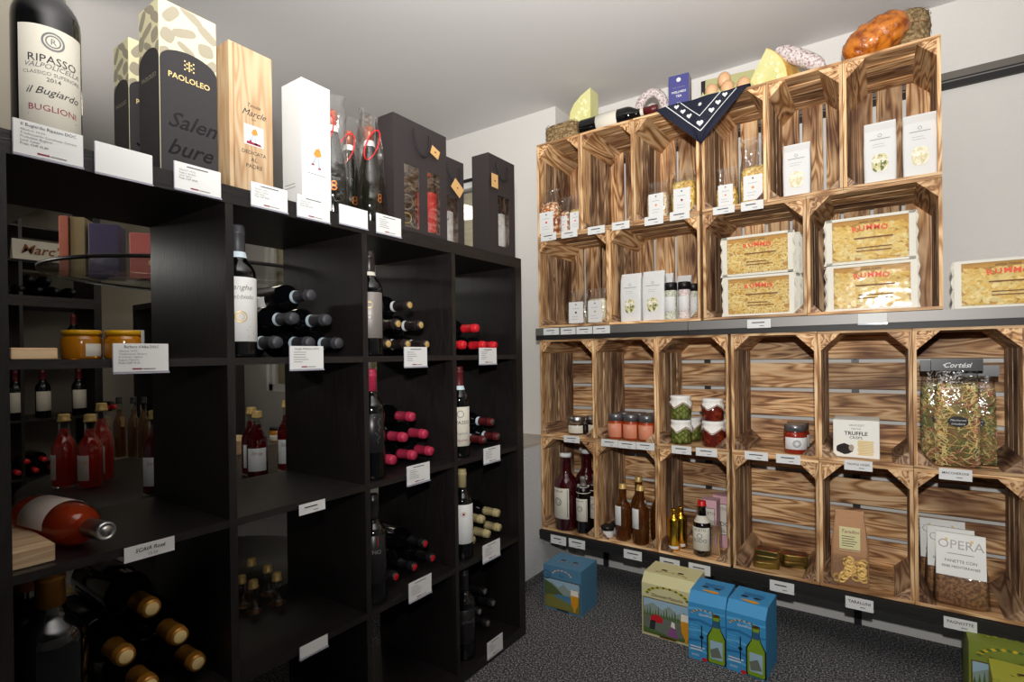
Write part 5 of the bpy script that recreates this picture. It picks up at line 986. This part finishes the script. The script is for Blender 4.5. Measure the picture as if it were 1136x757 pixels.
# bandana hanging over the front edge
def bandana():
    t = thing('bandana', 'navy bandana with white hearts hanging in a triangle over the crate edge', 'cloth', (.545, .43, ZT)); n = 24; W_ = .352; D_ = .175
    def P(a, b, o=0):   # a -1..1 across the edge, b 0..1 down to the tip
        return (a*W_/2*(1-b)+.002, -.012-.004*math.sin(a*7+b*4)-.006*math.sin(b*3)-o, .004-b*D_)
    for nm, side in (('hanging_cloth', 0),):
        vs = [P(-1+2*i/n, j/n) for j in range(n+1) for i in range(n+1)]
        m = MB(); m.add(vs, [(j*(n+1)+i, j*(n+1)+i+1, (j+1)*(n+1)+i+1, (j+1)*(n+1)+i) for j in range(n) for i in range(n)], 'bandana', True)
        m.add([(v[0], v[1]+.0015, v[2]) for v in vs], [(j*(n+1)+i, (j+1)*(n+1)+i, (j+1)*(n+1)+i+1, j*(n+1)+i+1) for j in range(n) for i in range(n)], 'bandana', True)
        # part that lies on the crate top
        vs = [(a*W_/2+.002, -.012+b*.10, .0045+.002*math.sin(9*a+5*b)) for b in [j/6 for j in range(7)] for a in [-1+2*i/n for i in range(n+1)]]
        m.add(vs, [(j*(n+1)+i, j*(n+1)+i+1, (j+1)*(n+1)+i+1, (j+1)*(n+1)+i) for j in range(6) for i in range(n)], 'bandana', True); m.build(nm, t)
    m = MB()
    def Q(x, z, o=.0016):   # plane coords: x, depth below the edge
        b = min(.999, max(0, z/D_)); a = x/(W_/2*(1-b)) if b < .995 else 0
        return P(max(-1, min(1, a)), b, o)
    def bar(x0, z0, x1, z1, w):
        d = math.hypot(x1-x0, z1-z0); nx, nz = -(z1-z0)/d*w/2, (x1-x0)/d*w/2; k = 14
        for i in range(k):
            a, b = i/k, (i+1)/k; A = (x0+(x1-x0)*a, z0+(z1-z0)*a); B = (x0+(x1-x0)*b, z0+(z1-z0)*b)
            m.poly([(A[0]-nx, A[1]-nz), (B[0]-nx, B[1]-nz), (B[0]+nx, B[1]+nz), (A[0]+nx, A[1]+nz)], Q, 'paper')
    tip1, tip2 = D_*.735, D_*.42
    s = (W_/2)/D_
    bar(-s*tip1, .001, 0, tip1, .0030); bar(s*tip1, .001, 0, tip1, .0030); bar(-s*tip2, .001, 0, tip2, .0026); bar(s*tip2, .001, 0, tip2, .0026)
    def heart(cx, cz, r, mt='paper', o=.0018):
        pts = []
        for k in range(16):
            q = 2*math.pi*k/16; pts.append((cx+r*.062*16*math.sin(q)**3, cz-r*.0625*(13*math.cos(q)-5*math.cos(2*q)-2*math.cos(3*q)-math.cos(4*q))))
        m.poly(pts, lambda a, b: Q(a, b, o), mt)
    def ringd(cx, cz, r):
        for k in range(12):
            q = 2*math.pi*k/12; m.poly([(cx+r*math.cos(q)+.0009*math.cos(w_), cz+r*math.sin(q)+.0009*math.sin(w_)) for w_ in (0, 1.57, 3.14, 4.71)], Q, 'grey_ink')
    hs = [(0, .57, .0125)]+[(sg*a, b, r) for a, b, r in ((.235, .345, .0105), (.37, .21, .0100), (.505, .08, .0095)) for sg in (-1, 1)]
    for a, b, r in hs: heart(a*W_/2, b*D_, r); ringd(a*W_/2, b*D_, r*1.7)
    for k in range(8): a = k*.785; m.poly([(0+.009*math.cos(a), D_*.16+.009*math.sin(a)), (.004*math.cos(a+.5), D_*.16+.004*math.sin(a+.5)), (.004*math.cos(a-.5), D_*.16+.004*math.sin(a-.5))], lambda x, z: Q(x, z, .0018), 'paper')
    m.poly([(.0045*math.cos(q*.785), D_*.16+.0045*math.sin(q*.785)) for q in range(8)], lambda x, z: Q(x, z, .0020), 'paper')
    m.build('printed_pattern', t)
bandana()
# ------------------------------------------------------------------ drink cartons on the floor
for n, c in (('sky', '9ab7c8'), ('hill_far', '8c9c94'), ('hill_near', '54633a'), ('meadow', '7d7a3c'), ('lake', '4e7f9a'), ('beer', 'd9961c'), ('foam', 'efe9d8'), ('carton_blue', '4f7f9e'), ('carton_blue_dark', '2c5878'), ('carton_cream', 'cfc999'), ('carton_bright', '3a8fc4'), ('wave_blue', '5aa9d6'), ('wave_dark', '2a6fa4'), ('green_glass', '7c9c22'), ('leaf_green', '4e6a34'), ('rock', '6b7266'), ('skirt', '8a4f86'), ('lemon', 'd8b82a'), ('swiss_red', 'c4202a')): mat(n, c, .5)
def drink_box(label, w, d, h, loc, rz, base, style, group='beer cartons on the floor', cham=0):
    t = thing('beer_carton', label, 'drinks carton', loc, rz, group); hw = w/2
    poly = [(0, 0), (d, 0), (d, h), (cham, h), (0, h-cham*1.0)] if cham else [(0, 0), (d, 0), (d, h), (0, h)]
    m = MB(); m.prism(poly, 0, -hw, hw, base); m.build('carton_body', t); H = h-cham
    fn = lambda x, y, o=0: (x, -.0005-o, y)
    def glass(cx, y0, s, o=.0016):
        m.poly([(cx-.10*s, y0), (cx+.10*s, y0), (cx+.03*s, y0+.08*s), (cx+.17*s, y0+.35*s), (cx+.20*s, y0+.75*s), (cx-.20*s, y0+.75*s), (cx-.17*s, y0+.35*s), (cx-.03*s, y0+.08*s)], lambda x, y: fn(x, y, o), 'beer'); m.poly([(cx-.20*s, y0+.75*s), (cx+.20*s, y0+.75*s), (cx+.18*s, y0+1.0*s), (cx-.18*s, y0+1.02*s)], lambda x, y: fn(x, y, o), 'foam')
    def bottl(cx, y0, s, o=.0016):
        P = [(a_*.66, b_) for a_, b_ in [(-.22, 0), (.22, 0), (.24, .04), (.24, .52), (.12, .68), (.09, .78), (.09, .97), (-.09, .97), (-.09, .78), (-.12, .68), (-.24, .52), (-.24, .04)]]
        m.poly([(cx+a*s*1.18, y0-.012*s+b*s*1.03) for a, b in P], lambda x, y: fn(x, y, o), 'black'); m.poly([(cx+a*s, y0+b*s) for a, b in P], lambda x, y: fn(x, y, o+.0003), 'green_glass')
        m.poly([(cx-.12*s, y0+.08*s), (cx+.12*s, y0+.08*s), (cx+.12*s, y0+.45*s), (cx-.12*s, y0+.45*s)], lambda x, y: fn(x, y, o+.0006), 'sky'); m.poly([(cx-.10*s, y0+.10*s), (cx+.11*s, y0+.14*s), (cx+.03*s, y0+.34*s), (cx-.12*s, y0+.26*s)], lambda x, y: fn(x, y, o+.0009), 'rock')
        m.poly([(cx-.06*s, y0+.72*s), (cx+.06*s, y0+.72*s), (cx+.06*s, y0+.86*s), (cx-.06*s, y0+.86*s)], lambda x, y: fn(x, y, o+.0006), 'carton_blue_dark'); m.poly([(cx-.055*s, y0+.93*s), (cx+.055*s, y0+.93*s), (cx+.055*s, y0+.97*s), (cx-.055*s, y0+.97*s)], lambda x, y: fn(x, y, o+.0006), 'gold')
    def arch(cx, cy, R, k0, k1, mt1, mt2, f, e=.55, n=13):
        for i in range(n):
            a = k0+(k1-k0)*i/(n-1); x, y = cx+R*math.cos(a), cy+R*e*math.sin(a); q = R*.11
            m.poly([(x-q, y), (x, y-q*.5), (x+q, y), (x, y+q*.6)], f, mt1 if i % 2 else mt2)
    m = MB()
    if style in ('lake', 'couple'):
        a, b, y0, y1 = -hw*.92, hw*.92, H*.06, H*(.70 if style == 'lake' else .72); nx = lambda f: a+(b-a)*f; ny = lambda f: y0+(y1-y0)*f
        m.poly([(a-.003, y0-.003), (b+.003, y0-.003), (b+.003, y1+.003), (a-.003, y1+.003)], fn, 'gold'); m.poly([(a, y0), (b, y0), (b, y1), (a, y1)], lambda x, y: fn(x, y, .0003), 'sky')
        m.poly([(nx(0), ny(.5)), (nx(1), ny(.5)), (nx(1), ny(.72)), (nx(.85), ny(.82)), (nx(.7), ny(.72)), (nx(.55), ny(.9)), (nx(.4), ny(.74)), (nx(.2), ny(.9)), (nx(0), ny(.75))], lambda x, y: fn(x, y, .0005), 'hill_far')
        if style == 'lake':
            m.poly([(nx(0), ny(.3)), (nx(.62), ny(.45)), (nx(.3), ny(.75)), (nx(.12), ny(.88)), (nx(0), ny(.93))], lambda x, y: fn(x, y, .0007), 'hill_near'); m.poly([(nx(0), ny(0)), (nx(1), ny(0)), (nx(1), ny(.55)), (nx(.8), ny(.48)), (nx(.5), ny(.5)), (nx(0), ny(.42))], lambda x, y: fn(x, y, .0009), 'meadow')
            m.poly([(nx(.25), ny(.42)), (nx(.75), ny(.25)), (nx(.98), ny(.36)), (nx(.72), ny(.52)), (nx(.4), ny(.52))], lambda x, y: fn(x, y, .0011), 'lake'); glass(nx(.86), ny(.02), H*.48)
        else:
            m.poly([(nx(0), ny(0)), (nx(1), ny(0)), (nx(1), ny(.62)), (nx(0), ny(.55))], lambda x, y: fn(x, y, .0007), 'rock')
            for i in range(17): f = i/17; q = .10+.08*((i*7) % 3); m.poly([(nx(f), ny(.5)), (nx(f+.05), ny(.5)), (nx(f+.025), ny(.58+q))], lambda x, y: fn(x, y, .0009), 'leaf_green')
            m.poly([(nx(.15), ny(.35)), (nx(.40), ny(.35)), (nx(.42), ny(.5)), (nx(.28), ny(.58)), (nx(.15), ny(.5))], lambda x, y: fn(x, y, .0011), 'swiss_red'); m.poly([(nx(.12), ny(.12)), (nx(.24), ny(.12)), (nx(.26), ny(.38)), (nx(.15), ny(.38))], lambda x, y: fn(x, y, .0011), 'ink')
            m.poly([(nx(.50), ny(.04)), (nx(.74), ny(.04)), (nx(.66), ny(.30)), (nx(.58), ny(.34))], lambda x, y: fn(x, y, .0011), 'skirt'); m.poly([(nx(.57), ny(.3)), (nx(.67), ny(.3)), (nx(.66), ny(.46)), (nx(.6), ny(.48))], lambda x, y: fn(x, y, .0011), 'foam')
            m.poly([(nx(0), ny(0)), (nx(1), ny(0)), (nx(1), ny(.10)), (nx(.5), ny(.06)), (nx(0), ny(.16))], lambda x, y: fn(x, y, .0010), 'leaf_green'); glass(nx(.90), ny(-.02), H*.52)
        m.poly([(-hw*.3, H*.02), (hw*.35, H*.02), (hw*.35, H*.055), (-hw*.3, H*.055)], lambda x, y: fn(x, y, .0012), 'gold' if style == 'couple' else 'ink')
        if style == 'lake': arch(0, H*.80, hw*.5, .3, 2.8, 'print_orange', 'paper', lambda x, y: fn(x, y, .0003)); m.text('Bier', H*.09, lambda x, y: fn(x, y+H*.78, .0004), 'carton_blue_dark', .2)
        else: arch(0, H*.80, hw*.78, .15, 3.0, 'lemon', 'leaf_green', lambda x, y: fn(x, y, .0003), .45, 19); m.text('Zitronen Panaché', H*.085, lambda x, y: fn(x, y+H*.775, .0004), 'gold', .2, .01, w*.7)
        if style == 'lake':
            for k in range(20):
                q0, q1 = k*.314, (k+1)*.314; R = H*.10; c = (-hw*.82, H*.78); m.poly([(max(-hw, c[0]+R*math.cos(q0)), c[1]+R*math.sin(q0)), (max(-hw, c[0]+R*math.cos(q1)), c[1]+R*math.sin(q1)), (max(-hw, c[0]+R*.8*math.cos(q1)), c[1]+R*.8*math.sin(q1)), (max(-hw, c[0]+R*.8*math.cos(q0)), c[1]+R*.8*math.sin(q0))], lambda x, y: fn(x, y, .0009), 'carton_blue_dark')
            m.text('1291', H*.07, lambda x, y: fn(x-hw*.80, y+H*.755, .0012), 'carton_blue_dark')
    else:
        for i, (y, mt) in enumerate(((.86, 'wave_blue'), (.66, 'wave_dark'), (.48, 'wave_blue'), (.30, 'wave_dark'), (.14, 'wave_blue'))):
            m.poly([(-hw*.99, H*y), (-hw*.4, H*(y+.03)), (hw*.2, H*(y-.02)), (hw*.99, H*(y+.02)), (hw*.99, H*(y+.05)), (hw*.3, H*(y+.02)), (-hw*.3, H*(y+.07)), (-hw*.99, H*(y+.05))], lambda x, y_: fn(x, y_, .0003), mt)
        arch(-hw*.05, H*.80, hw*.75, .2, 2.95, 'leaf_green', 'print_skin', lambda x, y: fn(x, y, .0006), .42, 17); m.text('Quöllfrisch', H*.06, lambda x, y: fn(x, y+H*.80, .0006), 'paper', .2, 0, w*.5)
        bottl(hw*.52, H*.03, H*.86); m.box(-hw*.30, -hw*.24, -.0012, -.0008, H*.22, H*.62, 'black'); m.poly([(-hw*.27+H*.035*math.cos(q*.785), H*.42+H*.035*math.sin(q*.785)) for q in range(8)], lambda x, y: fn(x, y, .0010), 'black')
        m.lines(lambda x, y: fn(x, y, .0006), -hw*.9, -hw*.40, H*.60, 5, H*.045, H*.014, 'wave_blue', .3).lines(lambda x, y: fn(x, y, .0006), -hw*.9, -hw*.1, H*.22, 2, H*.05, H*.02, 'paper', .4); m.text('leicht', H*.06, lambda x, y: fn(x-hw*.62, y+H*.07, .0006), 'paper')
        m.poly([(-hw*.12+H*.05*math.cos(q*.524), H*.035+H*.033*math.sin(q*.524)) for q in range(12)], lambda x, y: fn(x, y, .0007), 'swiss_red')
    m.build('front_print', t)
    m = MB(); tz = h+.0006
    for sx in (-.35, .3): m.poly([(sx*hw+.012*math.cos(q*.524), d*.5+.006*math.sin(q*.524)) for q in range(12)], lambda x, y: (x, y, tz+.0004), 'black')
    if style in ('lake', 'couple'): arch(0, d*.28, hw*.6, .3, 2.8, 'print_orange' if style == 'lake' else 'lemon', 'leaf_green', lambda x, y: (x, y, tz), .4)
    else: m.poly([(-hw*.5, d*.55), (hw*.6, d*.55), (hw*.6, d*.75), (-hw*.5, d*.75)], lambda x, y: (x, y, tz), 'wave_dark'); m.poly([(-hw*.4, d*.30), (hw*.2, d*.22), (hw*.5, d*.26), (hw*.5, d*.33), (hw*.2, d*.36), (-hw*.4, d*.34)], lambda x, y: (x, y, tz), 'beer')
    m.build('top_print', t); return t
A, B = atZ(603.4, 673.7, 0), atZ(645, 685.6, 0); dv = B-A; rz = math.atan2(dv.y, dv.x); drink_box('blue beer carton with mountain lake picture, alone near the corner', dv.length, .15, .18, (A+B)/2, rz, 'carton_blue', 'lake')
A, B = atZ(712.6, 705, 0), atZ(763, 719, 0); drink_box('cream beer carton with picture of a couple, left of the bright blue pair', .19, .15, .222, ((A+B)/2+Vector((.006, .012, 0))), 0, 'carton_cream', 'couple', cham=.03)
A, B = atZ(763.8, 729, 0), atZ(805.7, 741.6, 0); dv = B-A
c = drink_box('bright blue beer carton with green bottle print, left one of the pair', dv.length-.002, .15, .222, (A+B)/2, math.atan2(dv.y, dv.x), 'carton_bright', 'blue', cham=.03)
A2, B2_ = atZ(806.7, 742, 0), atZ(849.5, 756.5, 0); dup(c, 'bright blue beer carton with green bottle print, right one of the pair', (A2+B2_)/2, math.atan2((B2_-A2).y, (B2_-A2).x))
mat('carton_lime', 'a8a83c', .55); mat('carton_lime_dark', '7d8a34', .55)
t = drink_box('lime green drinks carton at the right edge under the shelf, back one', .20, .16, .20, (1.405, .355, 0), 0, 'carton_lime_dark', 'couple'); 
t = drink_box('yellow-green drinks carton at the right edge, front one', .20, .12, .17, (1.44, .215, 0), -.05, 'carton_lime', 'couple')
# ------------------------------------------------------------------ the dark back room seen through the shelving
u1 = shelving('black cube shelving unit against the far wall of the back room', (-2.95, -.36, 0), E90, 5, 1.83)
u2 = dup(u1, 'upper black shelving unit standing on the far wall unit', (-2.95, -.36, ST+.001), E90, scale=(1, 1, .60))
u3 = shelving('narrow black cube shelving unit at a right angle to the far unit', (-2.22, -.20, 0), 0, 2, .70)
def bk(lbl, u, zz, x, **k):
    return bottle(lbl, loc=(x, yat(u, x), zz), rz=E90, **k)
FB = 'bottles in the back room shelving'
b = bk('wine bottle with cream label on the far shelf, leftmost', 17, B2+.0003, -2.99, cap='cap_claret', lab=(.15, .55, 1.2, 'label_cream', [('#', 0, .6, 'ink', 3)]), group=FB)
dup(b, 'wine bottle with cream label on the far shelf, second from left', (-2.99, yat(47, -2.99), B2+.0003)); dup(b, 'wine bottle with cream and red label on the far shelf, third from left', (-2.99, yat(87, -2.99), B2+.0003))
dup(b, 'dark bottle on the far shelf board above, behind the honey jars', (-2.99, yat(82, -2.99), B1+.0003))
for i, (u, lay, l) in enumerate(((22, 0, 'left of the bottom row'), (31, 0, 'second of the bottom row'), (40, 0, 'third of the bottom row'), (49, 0, 'right of the bottom row'), (27, 1, 'left of the upper pair'), (36, 1, 'right of the upper pair'))):
    y0 = yat(15, -2.95); mx = lying(-2.93, y0+.04+.079*i if lay == 0 else y0+.08+.079*(i-4), ST+.04*.6+.036+.058*lay, .285)
    if i == 0: fb = bottle('dark bottle lying on the far unit, '+l, mtx=mx, cap='black_satin', group=FB, r=.0345)
    else: dup(fb, 'dark bottle lying on the far unit, '+l, mtx=mx)
for i, (u, z, l) in enumerate(((68, B2, 'left'), (72, B2, 'right'))):
    mx = lying(-2.94, yat(118+i*9, -2.95), B2+.036, .285)
    if i == 0: fr = bottle('red-capped bottle lying on the far shelf, '+l, mtx=mx, cap='cap_red', group=FB, r=.0345)
    else: dup(fr, 'red-capped bottle lying on the far shelf, '+l, mtx=mx)
for i, (u, lay) in enumerate(((24, 0), (34, 0), (44, 0), (29, 1), (39, 1))):
    dup(fr, 'red-capped bottle lying on the low far shelf, '+['left of bottom row', 'middle of bottom row', 'right of bottom row', 'left of upper pair', 'right of upper pair'][i], mtx=lying(-2.94, yat(18, -2.95)+.079*((i if lay == 0 else i-2.5)), B3+.036+.058*lay, .285))
# sign
t = thing('name_sign', 'cream sign board with cursive brown lettering on the far unit', 'sign', (-2.93, (yat(30, -2.93)+yat(66, -2.93))/2, ST+.002+rowz(3)*.6), E90)
MB().prism([(-.004, 0), (.05, 0), (.012, .115), (.004, .115)], 0, -.13, .13, 'label_cream').build('sign_board', t); m = MB(); m.text("Marc's", .075, lambda x, y: (x, -.006+.07*(y+.03)*0-.001+.00, y+.035), 'pasta_brown', .3, .01, .3); m.build('lettering', t)
# round display table: dark disc and raised glass disc
mat('disc_dark', '23201e', .35); TCx, TCy = -.95, -.68
t = thing('display_table', 'round two-tier display table with dark lower disc and glass upper disc', 'table', (TCx, TCy, 0))
MB().lathe([(0, .612), (.50, .612), (.53, .618), (.53, .636), (.526, .64), (0, .64)], 'disc_dark', 64).build('table_top', t)
MB().lathe([(0, .24), (.40, .24), (.40, .256), (0, .256)], 'disc_dark', 48).build('lower_tier', t)
MB().lathe([(0, 1.336), (.47, 1.336), (.47, 1.346), (0, 1.346)], 'thin_glass', 64).lathe([(.469, 1.335), (.474, 1.337), (.474, 1.345), (.469, 1.347)], 'disc_dark', 64).build('glass_top', t)
MB().lathe([(0, 0), (.25, 0), (.25, .02), (.03, .03), (.022, .05), (.022, 1.336), (0, 1.336)], 'upright', 24).build('centre_post', t)
mat('syrup_red', 'e8351a', .05, trans=.6, coat=.3, ior=1.2)
def onT(u, v, z=.641): return atZ(u, v, z)
SR = 'syrup bottles on the round display table'
LB = (.12, .46, .55, 'label_smoke', [('Sirup', .22, .7, 'gold', .2), ('#', 0, .5, 'ink', 2)])
def clearb(label, p, H, r, liq, cap, lab, rz, group, fill=.8, kind='syrup'):
    return bottle(label, kind, H, r, 'thin_glass', cap, .90, lab, None, 24, 'syrup_bottle', 'bottle', group, p, rz, None, None, (liq, fill))
q = onT(72, 540); sr = clearb('bottle of orange-red syrup on the round table, leftmost', q, .232, .034, 'syrup_red', 'gold_soft', LB, .1, SR)
q = onT(101, 541); dup(sr, 'bottle of orange-red syrup, front one of the second pair', q, .6); q2 = q+Vector((-.075, .055, 0)); dup(sr, 'bottle of orange-red syrup, rear one of the second pair', q2, .9, scale=(1, 1, 1.12))
mat('syrup_dark', '8a0a12', .05, trans=.7, coat=.3, ior=1.2)
q = onT(173, 548); sd = clearb('dark syrup bottle with white Sirup label at the right of the first opening', q, .25, .034, 'syrup_dark', 'gold_soft', (.12, .46, .9, 'paper', [('Sirup', .2, .72, 'gold', .2), ('#', 0, .5, 'ink', 2)]), 1.0, SR)
q = onT(286, 530); dup(sd, 'dark red syrup bottle seen through the second column, front one', q, 1.0, scale=(1, 1, .9)); dup(sd, 'dark red syrup bottle seen through the second column, rear one', q+Vector((-.07, .02, 0)), 1.1, scale=(1, 1, .93)); q = onT(319, 522); dup(sd, 'dark syrup bottle at the right edge of the second column opening', q, .9)
mat('syrup_amber', 'a86a2a', .05, trans=.7, ior=1.2)
q = onT(133, 508); sa = clearb('tall slim amber bottle with paper tag, left one of three', q, .25, .024, 'syrup_amber', 'black_satin', None, 0, 'tagged amber bottles'); m = MB(); m.box(-.045, -.018, -.026, -.025, .13, .17, 'kraft'); m.build('paper_tag', sa)
q = onT(149, 508); dup(sa, 'tall slim amber bottle with paper tag, middle one of three', q, .2); q = onT(160, 509); dup(sa, 'tall slim amber bottle with paper tag, right one of three', q, -.2)
jz = onT(307, 490); jar('amber preserve jar with black lid seen through the second column', .033, .06, 'honey', 'lid_black', (jz.x, jz.y, .6405), 1.0)
woodbar('wooden_box', 'pale wooden box on the round table behind the preserve jar', -1.30, -1.12, -.52, -.38, .641, .70)
# boxes on the glass disc
mat('foil_pink', 'b06a5a', .3, metal=.6); mat('foil_gold_dark', '9a8a68', .35, metal=.6); mat('box_purple', '3a3350', .5); mat('box_rose', 'b5605a', .5)
def gbox(label, u0, u1, v, mt, y, h, group):
    # stands on the glass disc, front facing the camera side
    z = 1.3472; w0, w1 = atZ(u0, v, z), atZ(u1, v, z); c = (w0+w1)/2; w = (w1-w0).length
    t = thing('gift_box', label, 'box', (c.x, c.y, z), math.atan2((w1-w0).y, (w1-w0).x), group); MB().bbox(-w/2, w/2, 0, .10, 0, h, mt, .002).build('carton_body', t); return t, w
def gbox2(label, x, y, w, h, mt, rz=.95):
    t = thing('gift_box', label, 'box', (x, y, 1.3472), rz, 'gift boxes on the glass disc'); MB().bbox(-w/2, w/2, 0, .08, 0, h, mt, .002).build('carton_body', t); return t
def ph(u, D): p = C0+ray(u, 275)*D; return p.x, p.y
for l, u0, u1, D, mt, h in (('copper pink metallic gift box at the left edge of the glass disc', 65, 76, 1.93, 'foil_pink', .22), ('dull gold patterned gift box beside the copper pink one', 77, 95, 1.95, 'foil_gold_dark', .22), ('large dark purple gift box in the middle of the glass disc', 97, 133, 1.97, 'box_purple', .20), ('rose coloured gift box with round gold emblem on the glass disc', 142, 182, 2.0, 'box_rose', .17)):
    x, y = ph((u0+u1)/2, D); w = (u1-u0)/F_PX*D*.78; t = gbox2(l, x, y, w, h, mt, math.atan2(-.41-.0, -.0) if 0 else .95)
    if 'emblem' in l: m = MB(); m.poly([(w*.2+.014*math.cos(q*.524), .06+.014*math.sin(q*.524)) for q in range(12)], lambda a, b: (a, -.0008, b), 'gold_print'); m.build('emblem', t)
# small capped bottles on the lower tier
mc = None
for i, (u, v) in enumerate(((268, 640), (279, 621), (281, 645), (297, 628), (307, 637), (80, 650), (84, 668), (115, 648), (128, 650))):
    p = atZ(u, v, .455); l = 'small bottle with brass cap on the low tier, '+['far left of five', 'rear left of five', 'front of five', 'rear middle of five', 'right of five', 'behind the lying large bottles, leftmost', 'behind the lying large bottles, second', 'behind the lying large bottles, third', 'behind the lying large bottles, rightmost'][i]
    if mc is None: mc = clearb(l, Vector((p.x, p.y, .257)), .20, .024, 'syrup_amber', 'gold_soft', None, 0, 'small brass-capped bottles', .6)
    else: dup(mc, l, Vector((p.x, p.y, .257)))
